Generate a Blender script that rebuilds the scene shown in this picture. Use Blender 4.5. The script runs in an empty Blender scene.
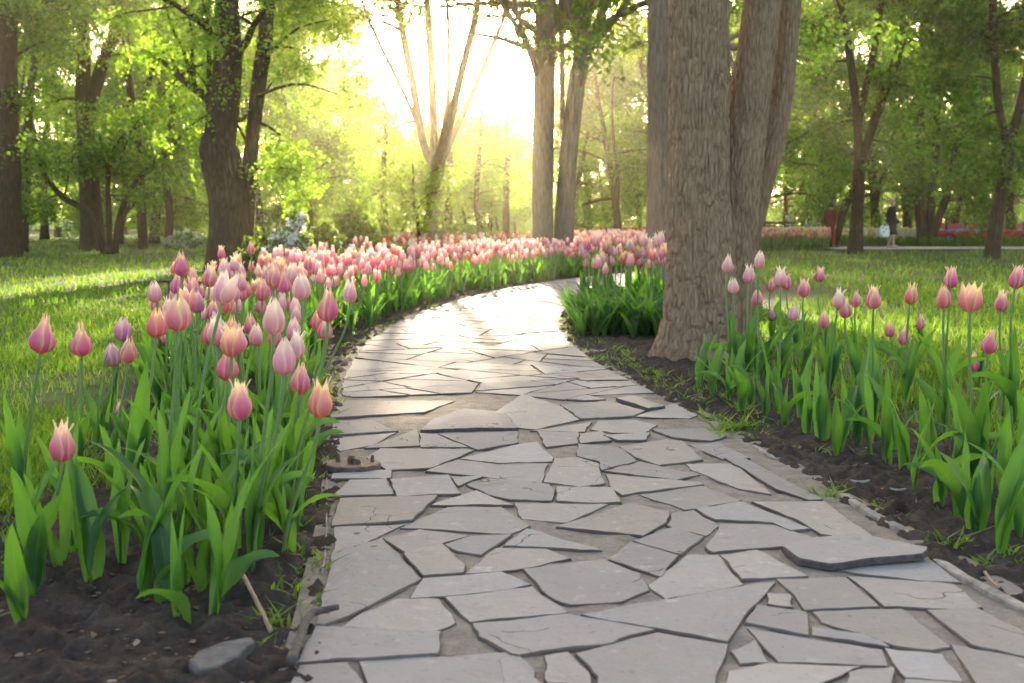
import bpy, math, random
import numpy as np
from mathutils import Vector, Matrix
random.seed(7)
RNG = np.random.default_rng(7)
SC = bpy.context.scene
COL = SC.collection
W, H, F = 1024, 683, 1200.0
CAMH, HOR = 0.8, 224.0
TH = math.atan((H / 2 - HOR) / F)
cT, sT = math.cos(TH), math.sin(TH)

# ---------------------------------------------------------------- camera geometry helpers
def ray(px, py):
    u, v = (px - W / 2) / F, -(py - H / 2) / F
    return Vector((u, cT + v * sT, -sT + v * cT))
def gp(px, py, z=0.0):
    d = ray(px, py); t = (z - CAMH) / d.z
    return Vector((d.x * t, d.y * t, z))
def at(px, py, Y):
    d = ray(px, py); t = Y / d.y
    return Vector((d.x * t, Y, CAMH + d.z * t))
def depth_px(n, Y):                       # n pixels at depth Y in metres
    return n * Y / F

# ---------------------------------------------------------------- numpy noise
def _hash(ix, iy, seed):
    h = (ix.astype(np.int64) * 374761393 + iy.astype(np.int64) * 668265263 + seed * 974634777) & 0xffffffff
    h = ((h ^ (h >> 13)) * 1274126177) & 0xffffffff
    return ((h ^ (h >> 16)) & 0xffff) / 65535.0
def vnoise(x, y, seed=0, wrapx=None):
    x = np.asarray(x, float); y = np.asarray(y, float)
    ix, iy = np.floor(x).astype(np.int64), np.floor(y).astype(np.int64)
    fx, fy = x - ix, y - iy
    fx = fx * fx * (3 - 2 * fx); fy = fy * fy * (3 - 2 * fy)
    ix1 = ix + 1
    if wrapx: ix = ix % wrapx; ix1 = ix1 % wrapx
    a = _hash(ix, iy, seed); b = _hash(ix1, iy, seed)
    c = _hash(ix, iy + 1, seed); d = _hash(ix1, iy + 1, seed)
    return (a * (1 - fx) + b * fx) * (1 - fy) + (c * (1 - fx) + d * fx) * fy
def fbm(x, y, seed=0, octv=4):
    s = 0; a = 0.5
    for o in range(octv):
        s = s + a * vnoise(np.asarray(x) * 2 ** o, np.asarray(y) * 2 ** o, seed + o); a *= 0.5
    return s

# ---------------------------------------------------------------- mesh builder
class MB:
    def __init__(s): s.v = []; s.f = []; s.m = []; s.uv = []; s.n = 0
    def add(s, verts, faces, mi=0, uvs=None):
        b = s.n
        verts = [tuple(p) for p in verts]
        s.v.extend(verts); s.n += len(verts)
        for f in faces:
            s.f.append([i + b for i in f]); s.m.append(mi)
        s.uv.extend(uvs if uvs is not None else [(0.5, 0.5)] * len(verts))
        return s
    def mesh(s, name, mats, smooth=True):
        me = bpy.data.meshes.new(name)
        me.from_pydata(s.v, [], s.f)
        for m in (mats if isinstance(mats, (list, tuple)) else [mats]): me.materials.append(m)
        if s.m and max(s.m) > 0: me.polygons.foreach_set('material_index', s.m)
        if smooth: me.polygons.foreach_set('use_smooth', [True] * len(me.polygons))
        ul = me.uv_layers.new(name='UVMap')
        vi = np.empty(len(me.loops), np.int32); me.loops.foreach_get('vertex_index', vi)
        ul.data.foreach_set('uv', np.asarray(s.uv, np.float32)[vi].ravel())
        me.update(); return me
    def build(s, name, mats, parent=None, smooth=True):
        return link(bpy.data.objects.new(name, s.mesh(name, mats, smooth)), parent)
def np_mesh(name, V, Fq, mats, uv=None, mi=None, smooth=False):
    """V (n,3), Fq (m,k) all faces of k corners"""
    me = bpy.data.meshes.new(name)
    k = Fq.shape[1]
    me.vertices.add(len(V)); me.vertices.foreach_set('co', np.asarray(V, np.float32).ravel())
    me.loops.add(Fq.size); me.loops.foreach_set('vertex_index', Fq.astype(np.int32).ravel())
    me.polygons.add(len(Fq))
    me.polygons.foreach_set('loop_start', np.arange(0, Fq.size, k, dtype=np.int32))
    me.polygons.foreach_set('loop_total', np.full(len(Fq), k, np.int32))
    for m in (mats if isinstance(mats, (list, tuple)) else [mats]): me.materials.append(m)
    if mi is not None: me.polygons.foreach_set('material_index', np.asarray(mi, np.int32))
    if smooth: me.polygons.foreach_set('use_smooth', np.ones(len(Fq), bool))
    if uv is not None:
        ul = me.uv_layers.new(name='UVMap')
        ul.data.foreach_set('uv', np.asarray(uv, np.float32)[Fq.ravel()].ravel())
    me.update(calc_edges=True); me.validate(); return me
def link(o, parent=None):
    COL.objects.link(o)
    if parent is not None: o.parent = parent
    return o
def tag(o, label=None, cat=None, group=None, kind=None):
    if label: o['label'] = label
    if cat: o['category'] = cat
    if group: o['group'] = group
    if kind: o['kind'] = kind
    return o
def thing(name, label, cat, loc=(0, 0, 0), group=None, rz=0.0):
    o = link(bpy.data.objects.new(name, None)); o.location = loc; o.rotation_euler = (0, 0, rz)
    o.empty_display_size = 0.1
    return tag(o, label, cat, group)
def inst(name, mesh, parent=None, loc=(0, 0, 0), rot=(0, 0, 0), scale=1.0):
    o = link(bpy.data.objects.new(name, mesh), parent)
    o.location = loc; o.rotation_euler = rot
    o.scale = (scale,) * 3 if not isinstance(scale, (tuple, list)) else scale
    return o
def dup(o, loc, rz=0, scale=None, label=None, group=None):
    c = o.copy(); COL.objects.link(c); c.location = loc; c.rotation_euler = (0, 0, rz)
    if scale: c.scale = (scale,) * 3 if not isinstance(scale, (tuple, list)) else scale
    if label: c['label'] = label
    if group: c['group'] = group
    for ch in list(o.children):
        d = ch.copy(); COL.objects.link(d); d.parent = c
        for g in list(ch.children):
            e = g.copy(); COL.objects.link(e); e.parent = d
    return c

def box(mb, c, s, rz=0, mi=0, bev=0.0):
    x, y, z = s[0] / 2, s[1] / 2, s[2] / 2
    b = min(bev, x * .9, y * .9, z * .9)
    R = Matrix.Rotation(rz, 3, 'Z'); c = Vector(c)
    if b <= 0:
        P = [(-x, -y, -z), (x, -y, -z), (x, y, -z), (-x, y, -z), (-x, -y, z), (x, -y, z), (x, y, z), (-x, y, z)]
        fs = [(0, 3, 2, 1), (4, 5, 6, 7), (0, 1, 5, 4), (1, 2, 6, 5), (2, 3, 7, 6), (3, 0, 4, 7)]
    else:
        P = []
        for zz, ins in ((-z, b), (-z + b, 0), (z - b, 0), (z, b)):
            for sx, sy in ((-1, -1), (1, -1), (1, 1), (-1, 1)): P.append((sx * (x - ins), sy * (y - ins), zz))
        fs = [(0, 3, 2, 1), (12, 13, 14, 15)]
        for r in range(3):
            for k in range(4):
                a = r * 4 + k; d = r * 4 + (k + 1) % 4
                fs.append((a, d, d + 4, a + 4))
    mb.add([c + R @ Vector(p) for p in P], fs, mi)
def frame_at(t):
    t = t.normalized()
    a = Vector((0, 1, 0)) if abs(t.y) < 0.9 else Vector((1, 0, 0))
    x = a.cross(t).normalized(); y = t.cross(x)
    return x, y
def tube(mb, pts, rad, sides=8, mi=0, cap=True, rnd=0.0, seed=0, dispf=None):
    pts = [Vector(p) for p in pts]; n = len(pts)
    if not isinstance(rad, (list, tuple)): rad = [rad] * n
    t0 = (pts[1] - pts[0]).normalized(); x, y = frame_at(t0)
    V = []; U = []; L = 0
    rr = random.Random(seed)
    for i in range(n):
        t = (pts[min(i + 1, n - 1)] - pts[max(i - 1, 0)]).normalized()
        x = (x - t * x.dot(t)).normalized(); y = t.cross(x)
        if i: L += (pts[i] - pts[i - 1]).length
        for k in range(sides):
            a = 2 * math.pi * k / sides
            r = rad[i] * (1 + rnd * (rr.random() - .5))
            if dispf is not None: r += dispf(a, L, rad[i])
            V.append(pts[i] + (x * math.cos(a) + y * math.sin(a)) * r); U.append((k / sides, L))
    fs = []
    for i in range(n - 1):
        for k in range(sides):
            k2 = (k + 1) % sides
            fs.append((i * sides + k, i * sides + k2, (i + 1) * sides + k2, (i + 1) * sides + k))
    if cap:
        fs.append(tuple(range(sides - 1, -1, -1))); fs.append(tuple((n - 1) * sides + k for k in range(sides)))
    mb.add(V, fs, mi, U)
def spline(P, m):
    """Catmull-Rom resample of a list of tuples to m points"""
    P = [np.asarray(p, float) for p in P]
    n = len(P); out = []
    for j in range(m):
        t = j / (m - 1) * (n - 1); i = min(int(t), n - 2); f = t - i
        p0 = P[max(i - 1, 0)]; p1 = P[i]; p2 = P[i + 1]; p3 = P[min(i + 2, n - 1)]
        out.append(0.5 * (2 * p1 + (p2 - p0) * f + (2 * p0 - 5 * p1 + 4 * p2 - p3) * f * f + (3 * p1 - p0 - 3 * p2 + p3) * f ** 3))
    return out

# ---------------------------------------------------------------- materials
class NT:
    def __init__(s, name):
        s.mat = bpy.data.materials.new(name); s.mat.use_nodes = True
        s.t = s.mat.node_tree; s.t.nodes.clear()
        s.out = s.t.nodes.new('ShaderNodeOutputMaterial')
    def n(s, typ, **kw):
        nd = s.t.nodes.new(typ)
        for k, v in kw.items():
            if k.startswith('i_'): nd.inputs[int(k[2:]) if k[2:].isdigit() else k[2:].replace('_', ' ')].default_value = v
            else: setattr(nd, k, v)
        return nd
    def l(s, a, b): s.t.links.new(a, b)
    def ramp(s, fac, stops):
        r = s.n('ShaderNodeValToRGB'); e = r.color_ramp.elements
        e[0].position, e[0].color = stops[0][0], (*stops[0][1], 1)
        e[1].position, e[1].color = stops[-1][0], (*stops[-1][1], 1)
        for p, c in stops[1:-1]:
            q = e.new(p); q.color = (*c, 1)
        s.l(fac, r.inputs[0]); return r.outputs[0]
    def noise(s, scale, detail=4, vec=None, rough=0.6):
        nd = s.n('ShaderNodeTexNoise'); nd.inputs['Scale'].default_value = scale; nd.inputs['Detail'].default_value = detail
        nd.inputs['Roughness'].default_value = rough
        if vec is not None: s.l(vec, nd.inputs['Vector'])
        return nd.outputs['Fac']
    def math(s, op, a, b=None, clamp=False):
        nd = s.n('ShaderNodeMath', operation=op, use_clamp=clamp)
        for i, v in enumerate((a, b)):
            if v is None: continue
            if isinstance(v, (int, float)): nd.inputs[i].default_value = v
            else: s.l(v, nd.inputs[i])
        return nd.outputs[0]
    def mix(s, fac, a, b, typ='MIX'):
        nd = s.n('ShaderNodeMix', data_type='RGBA', blend_type=typ)
        for sock, v in ((nd.inputs[0], fac), (nd.inputs[6], a), (nd.inputs[7], b)):
            if isinstance(v, (int, float)): sock.default_value = v
            elif isinstance(v, tuple): sock.default_value = (*v, 1)
            else: s.l(v, sock)
        return nd.outputs[2]
    def bump(s, h, strength=0.5, dist=0.01):
        b = s.n('ShaderNodeBump'); b.inputs['Strength'].default_value = strength; b.inputs['Distance'].default_value = dist
        s.l(h, b.inputs['Height']); return b.outputs[0]
    def obj(s, scale=(1, 1, 1)):
        tc = s.n('ShaderNodeTexCoord'); mp = s.n('ShaderNodeMapping'); mp.inputs['Scale'].default_value = scale
        s.l(tc.outputs['Object'], mp.inputs[0]); return mp.outputs[0]
    def principled(s, col, rough=0.7, normal=None, spec=0.3, metal=0.0):
        p = s.n('ShaderNodeBsdfPrincipled')
        if isinstance(col, tuple): p.inputs['Base Color'].default_value = (*col, 1)
        else: s.l(col, p.inputs['Base Color'])
        if isinstance(rough, (int, float)): p.inputs['Roughness'].default_value = rough
        else: s.l(rough, p.inputs['Roughness'])
        p.inputs['Specular IOR Level'].default_value = spec; p.inputs['Metallic'].default_value = metal
        if normal is not None: s.l(normal, p.inputs['Normal'])
        return p.outputs[0]
    def done(s, sh): s.l(sh, s.out.inputs[0]); return s.mat
def leafy(name, refl, trans, tmix=0.5, rough=0.5, spec=0.25):
    """refl / trans: colour stops over a per-leaf random number"""
    t = NT(name); g = t.n('ShaderNodeNewGeometry')
    rnd = g.outputs['Random Per Island']
    c1 = t.ramp(rnd, refl); c2 = t.ramp(rnd, trans)
    p = t.principled(c1, rough, None, spec)
    tr = t.n('ShaderNodeBsdfTranslucent'); t.l(c2, tr.inputs[0])
    mx = t.n('ShaderNodeMixShader'); mx.inputs[0].default_value = tmix
    t.l(p, mx.inputs[1]); t.l(tr.outputs[0], mx.inputs[2])
    return t.done(mx.outputs[0])
def plain(name, col, rough=0.6, nscale=30, var=0.25, bump=0.2, bd=0.003, metal=0.0, spec=0.3):
    t = NT(name); n = t.noise(nscale, 5, t.obj())
    dark = tuple(c * (1 - var) for c in col); light = tuple(min(1, c * (1 + var)) for c in col)
    c = t.ramp(n, [(0.3, dark), (0.7, light)])
    return t.done(t.principled(c, rough, t.bump(n, bump, bd), spec, metal))

M = {}
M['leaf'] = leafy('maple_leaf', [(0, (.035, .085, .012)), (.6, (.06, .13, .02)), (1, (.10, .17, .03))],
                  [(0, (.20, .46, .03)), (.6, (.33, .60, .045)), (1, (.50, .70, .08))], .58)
M['leaf_dark'] = leafy('shade_toned_leaf', [(0, (.018, .056, .010)), (.6, (.034, .09, .014)), (1, (.065, .125, .02))],
                  [(0, (.09, .27, .015)), (.6, (.18, .41, .028)), (1, (.34, .54, .05))], .5)  # dark foliage tone, also carries the right-hand trees' shade in its colour
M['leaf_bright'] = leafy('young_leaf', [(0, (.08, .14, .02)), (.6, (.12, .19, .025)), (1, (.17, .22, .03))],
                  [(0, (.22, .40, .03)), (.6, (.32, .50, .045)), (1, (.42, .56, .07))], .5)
M['grass'] = leafy('grass_blade', [(0, (.022, .066, .010)), (.6, (.042, .105, .016)), (1, (.09, .13, .03))],
                  [(0, (.10, .25, .015)), (.6, (.19, .40, .028)), (1, (.36, .50, .06))], .48, .6)
M['weed'] = leafy('weed_leaf', [(0, (.05, .12, .02)), (1, (.10, .19, .035))], [(0, (.2, .38, .03)), (1, (.36, .52, .06))], .45)
M['litter'] = leafy('dry_litter', [(0, (.06, .035, .02)), (.5, (.16, .095, .05)), (.85, (.2, .14, .09)), (1, (.33, .27, .2))],
                  [(0, (.1, .06, .03)), (1, (.3, .2, .1))], .15, .8)
def petal_mat(name, pink, deep, edge):
    t = NT(name)
    uv = t.n('ShaderNodeUVMap'); sep = t.n('ShaderNodeSeparateXYZ'); t.l(uv.outputs[0], sep.inputs[0])
    u = t.math('ABSOLUTE', t.math('MULTIPLY', t.math('SUBTRACT', sep.outputs[0], 0.5), 2.0)); v = sep.outputs[1]
    oi = t.n('ShaderNodeObjectInfo')
    mp = t.n('ShaderNodeMapping'); mp.inputs['Scale'].default_value = (26, 1.6, 1); t.l(uv.outputs[0], mp.inputs[0])
    streak = t.noise(1.0, 3, mp.outputs[0])
    e = t.math('POWER', u, 2.6)
    top = t.math('MULTIPLY', t.math('SUBTRACT', v, 0.42), 2.0, True)
    f = t.math('ADD', t.math('MULTIPLY', e, 0.95), t.math('MULTIPLY', top, 0.95))
    f = t.math('ADD', f, t.math('MULTIPLY', t.math('SUBTRACT', streak, 0.5), 0.55))
    f = t.math('ADD', f, t.math('MULTIPLY', t.math('SUBTRACT', oi.outputs['Random'], 0.5), 0.35), True)
    base = t.mix(t.math('MULTIPLY', t.math('SUBTRACT', 0.45, v), 2.2, True), pink, deep)
    col = t.mix(f, base, edge)
    hs = t.n('ShaderNodeHueSaturation'); t.l(col, hs.inputs['Color'])
    t.l(t.math('ADD', 0.485, t.math('MULTIPLY', oi.outputs['Random'], 0.03)), hs.inputs['Hue'])
    p = t.principled(hs.outputs[0], .42, t.bump(streak, .25, .002), .3)
    tr = t.n('ShaderNodeBsdfTranslucent'); t.l(hs.outputs[0], tr.inputs[0])
    mx = t.n('ShaderNodeMixShader'); mx.inputs[0].default_value = .55
    t.l(p, mx.inputs[1]); t.l(tr.outputs[0], mx.inputs[2])
    return t.done(mx.outputs[0])
M['pink'] = petal_mat('pink_petal', (.80, .25, .37), (.71, .12, .24), (.93, .76, .47))
M['orange'] = petal_mat('coral_petal', (.82, .28, .31), (.74, .15, .20), (.93, .72, .42))
M['pale'] = petal_mat('pale_petal', (.86, .46, .53), (.79, .27, .37), (.94, .83, .64))
M['purple'] = petal_mat('purple_petal', (.66, .27, .38), (.54, .17, .30), (.84, .62, .60))
M['red'] = petal_mat('red_petal', (.66, .06, .05), (.55, .03, .04), (.75, .22, .14))
M['yellow'] = petal_mat('yellow_petal', (.80, .58, .12), (.7, .45, .08), (.85, .75, .42))
M['white'] = petal_mat('white_petal', (.80, .77, .68), (.7, .7, .5), (.85, .83, .78))
def green_mat(name, a, b, tr, tm):
    t = NT(name); uv = t.n('ShaderNodeUVMap'); mp = t.n('ShaderNodeMapping'); mp.inputs['Scale'].default_value = (22, 1.2, 1)
    t.l(uv.outputs[0], mp.inputs[0]); n = t.noise(1.0, 3, mp.outputs[0]); oi = t.n('ShaderNodeObjectInfo')
    f = t.math('ADD', t.math('MULTIPLY', n, .5), t.math('MULTIPLY', oi.outputs['Random'], .75), True)
    sx = t.n('ShaderNodeSeparateXYZ'); t.l(uv.outputs[0], sx.inputs[0])
    rib = t.math('LESS_THAN', t.math('ABSOLUTE', t.math('SUBTRACT', sx.outputs[0], .5)), .035)
    blot = t.noise(18, 4, t.obj())
    c = t.mix(t.math('MULTIPLY', blot, .6), t.mix(f, a, b), tuple(q * .55 for q in a)); c = t.mix(t.math('MULTIPLY', rib, .35), c, tuple(min(1, q * 1.5) for q in b))
    p = t.principled(c, .42, t.bump(n, .3, .002), .35)
    x = t.n('ShaderNodeBsdfTranslucent'); t.l(t.mix(f, tr, tuple(q * 1.4 for q in tr)), x.inputs[0])
    mx = t.n('ShaderNodeMixShader'); mx.inputs[0].default_value = tm
    t.l(p, mx.inputs[1]); t.l(x.outputs[0], mx.inputs[2]); return t.done(mx.outputs[0])
M['tleaf'] = green_mat('tulip_leaf', (.016, .076, .026), (.064, .16, .045), (.14, .36, .03), .43)
M['stem'] = green_mat('tulip_stem', (.15, .27, .09), (.22, .34, .12), (.3, .45, .1), .3)

def bark(name, c1, c2, c3, zs, scale, bd):
    t = NT(name); v = t.obj((1, 1, zs)); n = t.noise(scale, 6, v, .65)
    vor = t.n('ShaderNodeTexVoronoi', feature='DISTANCE_TO_EDGE'); vor.inputs['Scale'].default_value = scale * .8; t.l(v, vor.inputs['Vector'])
    n2 = t.noise(scale * .12, 3, t.obj())
    h = t.math('ADD', t.math('MULTIPLY', t.math('POWER', vor.outputs['Distance'], .5), .7), n)
    c = t.ramp(t.math('ADD', t.math('MULTIPLY', h, .7), t.math('MULTIPLY', n2, .35)), [(.28, c1), (.62, c2), (1, c3)])
    return t.done(t.principled(c, .9, t.bump(h, .9, bd), .15))
M['bark_near'] = bark('grey_bark', (.060, .034, .018), (.25, .16, .092), (.38, .265, .17), .22, 56, .012)
M['bark'] = bark('brown_bark', (.018, .011, .007), (.055, .034, .021), (.11, .072, .047), .2, 22, .03)
M['bark_mid'] = bark('light_bark', (.09, .058, .036), (.23, .155, .10), (.33, .235, .16), .2, 22, .03)

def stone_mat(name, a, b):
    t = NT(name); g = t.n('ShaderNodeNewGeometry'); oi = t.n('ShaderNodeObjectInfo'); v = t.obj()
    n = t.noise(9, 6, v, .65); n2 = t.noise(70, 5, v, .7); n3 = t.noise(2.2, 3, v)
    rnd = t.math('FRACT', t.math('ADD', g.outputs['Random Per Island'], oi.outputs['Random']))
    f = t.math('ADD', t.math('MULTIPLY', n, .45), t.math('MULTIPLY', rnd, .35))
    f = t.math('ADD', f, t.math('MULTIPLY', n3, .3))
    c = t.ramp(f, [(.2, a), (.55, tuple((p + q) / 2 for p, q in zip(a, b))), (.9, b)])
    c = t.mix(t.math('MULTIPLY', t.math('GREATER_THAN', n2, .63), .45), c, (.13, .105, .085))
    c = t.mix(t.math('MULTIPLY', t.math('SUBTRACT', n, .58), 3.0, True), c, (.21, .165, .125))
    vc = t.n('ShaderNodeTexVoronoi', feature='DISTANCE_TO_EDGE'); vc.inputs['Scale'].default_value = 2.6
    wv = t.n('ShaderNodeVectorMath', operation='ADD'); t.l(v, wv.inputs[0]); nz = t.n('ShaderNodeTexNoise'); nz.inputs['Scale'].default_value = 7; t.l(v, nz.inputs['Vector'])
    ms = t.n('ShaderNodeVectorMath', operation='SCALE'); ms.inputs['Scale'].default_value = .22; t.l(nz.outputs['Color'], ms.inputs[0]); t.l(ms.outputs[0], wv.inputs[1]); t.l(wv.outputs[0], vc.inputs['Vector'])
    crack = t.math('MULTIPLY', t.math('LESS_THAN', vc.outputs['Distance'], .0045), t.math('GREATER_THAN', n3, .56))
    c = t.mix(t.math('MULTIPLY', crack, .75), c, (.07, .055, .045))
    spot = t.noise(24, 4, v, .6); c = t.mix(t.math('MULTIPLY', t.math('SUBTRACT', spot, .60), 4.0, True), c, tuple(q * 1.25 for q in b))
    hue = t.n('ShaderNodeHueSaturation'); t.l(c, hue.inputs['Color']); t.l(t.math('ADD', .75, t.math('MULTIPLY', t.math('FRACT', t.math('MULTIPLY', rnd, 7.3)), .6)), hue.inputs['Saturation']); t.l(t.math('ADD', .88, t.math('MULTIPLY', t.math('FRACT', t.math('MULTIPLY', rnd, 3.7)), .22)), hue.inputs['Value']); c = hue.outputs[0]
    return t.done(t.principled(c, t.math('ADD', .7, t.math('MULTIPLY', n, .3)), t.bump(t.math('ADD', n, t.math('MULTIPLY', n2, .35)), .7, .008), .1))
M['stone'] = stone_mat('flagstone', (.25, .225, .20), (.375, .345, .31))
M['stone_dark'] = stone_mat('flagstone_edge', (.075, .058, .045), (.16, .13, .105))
def soil_mat(name, a, b, c3):
    t = NT(name); v = t.obj(); n = t.noise(14, 8, v, .7); n2 = t.noise(90, 4, v, .7)
    c = t.ramp(t.math('ADD', t.math('MULTIPLY', n, .7), t.math('MULTIPLY', n2, .3)), [(.3, a), (.55, b), (.78, c3)])
    return t.done(t.principled(c, .95, t.bump(t.math('ADD', n, t.math('MULTIPLY', n2, .4)), .8, .02), .15))
M['soil'] = soil_mat('dark_soil', (.026, .019, .014), (.07, .052, .040), (.15, .115, .09))
M['grit'] = soil_mat('joint_grit', (.14, .115, .09), (.27, .23, .185), (.38, .335, .28))
def ground_mat():
    t = NT('ground_soil_grass'); v = t.obj(); n = t.noise(.5, 6, v, .65); n2 = t.noise(6, 5, v, .7)
    c = t.ramp(t.math('ADD', t.math('MULTIPLY', n, .6), t.math('MULTIPLY', n2, .4)),
               [(.36, (.035, .027, .018)), (.47, (.035, .055, .012)), (.62, (.05, .10, .018)), (.8, (.085, .125, .028))])
    return t.done(t.principled(c, .95, t.bump(n2, .6, .03), .1))
M['ground'] = ground_mat()
M['asphalt'] = plain('asphalt', (.06, .058, .056), .9, 60)
M['pave'] = plain('pale_paving', (.42, .36, .31), .85, 4)
M['hedge'] = M['leaf_dark']
M['black_metal'] = plain('black_iron', (.03, .03, .03), .5, 80, .4)
M['rust'] = plain('rusty_iron', (.13, .085, .065), .75, 50, .5, .6, .006)
M['wood_pale'] = plain('weathered_wood', (.27, .235, .195), .9, 25, .45, .5, .004)
M['wood_stick'] = plain('dry_stick', (.36, .25, .15), .8, 60, .35)
M['twig'] = plain('dark_twig', (.075, .065, .058), .85, 60, .4, .6)
M['rock'] = plain('grey_rock', (.13, .115, .10), .9, 25, .35, .7, .008)

exec_order = []
# ================================================================ PATH LINES
LPX = [(262, 760), (288, 715), (304, 683), (321, 600), (336, 500), (337, 420), (345, 375), (375, 340), (430, 312), (500, 292), (560, 282), (592, 278), (640, 273), (690, 271)]
RPX = [(1340, 790), (1215, 722), (1146, 683), (1010, 604), (840, 504), (700, 420), (640, 390), (590, 362), (562, 335), (559, 318), (572, 306), (596, 296), (640, 285.5), (690, 278), (738, 275)]
NR = 240
def resamp(P, n):
    P = np.array(spline([tuple(gp(*p))[:2] for p in P], 600))
    d = np.r_[0, np.cumsum(np.linalg.norm(np.diff(P, axis=0), axis=1))]
    q = np.linspace(0, d[-1], n)
    return np.c_[np.interp(q, d, P[:, 0]), np.interp(q, d, P[:, 1])]
PL = np.array([np.asarray(p) for p in spline([tuple(gp(*p))[:2] for p in LPX], NR)])
PR = np.array([np.asarray(p) for p in spline([tuple(gp(*p))[:2] for p in RPX], NR)])
PC = (PL + PR) / 2
_d = np.linalg.norm(np.diff(PC, axis=0), axis=1); PS = np.r_[0, np.cumsum(_d)]; SLEN = PS[-1]
PT = np.gradient(PC, axis=0); PT /= np.linalg.norm(PT, axis=1)[:, None]
PN = np.c_[PT[:, 1], -PT[:, 0]]                       # to the right
PHW = np.linalg.norm(PR - PL, axis=1) / 2
def st_xy(s, f):
    """arc length s, f in 0..1 from the left edge to the right edge"""
    a = np.array([np.interp(s, PS, PL[:, k]) for k in (0, 1)]); b = np.array([np.interp(s, PS, PR[:, k]) for k in (0, 1)])
    return a + (b - a) * f
def off_xy(s, lat):
    """point off the path: lat < 0 measured left of the left edge, lat > 0 right of the right edge"""
    e = PL if lat < 0 else PR
    c = np.array([np.interp(s, PS, e[:, k]) for k in (0, 1)]); n = np.array([np.interp(s, PS, PN[:, k]) for k in (0, 1)])
    n /= np.linalg.norm(n); return c + n * lat
def lat_of(X):
    """for points (n,2): arc length, signed distance outside the path edges (negative left, positive right, 0 inside)"""
    S = np.empty(len(X)); Lt = np.empty(len(X))
    for a in range(0, len(X), 20000):
        q = X[a:a + 20000]
        d = ((q[:, None, :] - PC[None, ::2]) ** 2).sum(2); i = d.argmin(1) * 2
        off = ((q - PC[i]) * PN[i]).sum(1); hw = PHW[i]
        S[a:a + 20000] = PS[i]
        Lt[a:a + 20000] = np.where(off < 0, np.minimum(off + hw, 0), np.maximum(off - hw, 0))
        far = (d.min(1) > 36) | (i >= NR - 2)
        Lt[a:a + 20000][far] = np.where(off[far] < 0, -9, 9)
    return S, Lt
def s_of_y(y):                                           # first arc length whose centre reaches depth y
    return float(np.interp(y, PC[:150, 1], PS[:150]))
def bedw(s, side):
    """width of the soil bed beside the path"""
    y = np.interp(s, PS, PC[:, 1])
    if side > 0 and np.ndim(s) == 0 and s > SLEN - 4.5: return float(np.interp(s, [SLEN - 4.5, SLEN - 3], [1.5, .12]))
    if side < 0: return np.interp(y, [0, 3, 5, 8, 12, 20], [.9, .9, .98, 1.25, 1.8, 2.2])
    return np.minimum(np.interp(y, [0, 3.5, 5, 7, 9, 12, 20], [.75, .8, .85, .9, 1.2, 1.5, 1.6]), np.interp(s, [SLEN - 4.5, SLEN - 3], [1.6, .12]))

# ================================================================ GROUND
n = 120
g = np.sign(np.linspace(-1, 1, n)) * np.abs(np.linspace(-1, 1, n)) ** 2.2 * 300
GX, GY = np.meshgrid(g, g + 12)
GZ = (fbm(GX * .35, GY * .35, 3) - .5) * .05 * np.clip((np.hypot(GX, GY - 6) - 6) / 8, 0, 1) - .006
V = np.c_[GX.ravel(), GY.ravel(), GZ.ravel()]
ii = np.arange(n * n).reshape(n, n)
Fq = np.c_[ii[:-1, :-1].ravel(), ii[:-1, 1:].ravel(), ii[1:, 1:].ravel(), ii[1:, :-1].ravel()]
tag(link(bpy.data.objects.new('ground', np_mesh('ground', V, Fq, M['ground'], smooth=True))), kind='structure')

def strip(name, side, mat, nl=820, nw=84):
    s = SLEN * np.linspace(0, 1, nl) ** 1.6; f = np.linspace(0, 1, nw)
    V = []
    for a in s:
        w = float(bedw(a, side)) * (1 + .25 * (float(vnoise(a * 1.3, side * 3 + 9, 4)) - .5))
        p0 = off_xy(a, side * 1e-4); p1 = off_xy(a, side * w)
        p0 = p0 - (p1 - p0) / w * (.035 + .05 * float(vnoise(a * 6, side + 3, 5)))
        for q in f:
            p = p0 + (p1 - p0) * q; V.append((p[0], p[1], 0))
    V = np.array(V); q = np.tile(f, nl)
    edge = np.clip(np.minimum(q, 1 - q) / .06, 0, 1)
    h = .004 + .024 * fbm(V[:, 0] * 3, V[:, 1] * 3, 5) + .055 * (fbm(V[:, 0] * 16, V[:, 1] * 16, 6, 3) - .35) + .07 * np.maximum(0, fbm(V[:, 0] * 34, V[:, 1] * 34, 16, 3) - .42)
    V[:, 2] = -.02 + (h + .02) * edge
    V[:, 2] = np.where(edge < 1e-6, -.025, V[:, 2])
    ii = np.arange(nl * nw).reshape(nl, nw)
    Fq = np.c_[ii[:-1, :-1].ravel(), ii[:-1, 1:].ravel(), ii[1:, 1:].ravel(), ii[1:, :-1].ravel()]
    if side < 0: Fq = Fq[:, ::-1]
    o = link(bpy.data.objects.new(name, np_mesh(name, V, Fq, mat, smooth=True)))
    return tag(o, kind='structure')
strip('flower_bed_soil', -1, M['soil']); strip('flower_bed_soil', 1, M['soil'])

# bed of the path and its flagstones
nl, nw = 460, 40
V = []
for a in SLEN * np.linspace(0, 1, nl) ** 1.5:
    for q in np.linspace(-.03, 1.03, nw): p = st_xy(a, q); V.append((p[0], p[1], 0))
V = np.array(V); V[:, 2] = .0240 + .014 * (fbm(V[:, 0] * 14, V[:, 1] * 14, 8) - .45)
ii = np.arange(nl * nw).reshape(nl, nw)
Fq = np.c_[ii[:-1, :-1].ravel(), ii[:-1, 1:].ravel(), ii[1:, 1:].ravel(), ii[1:, :-1].ravel()]
path = tag(link(bpy.data.objects.new('path', np_mesh('path', V, Fq, M['grit'], smooth=True))), kind='structure')

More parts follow.
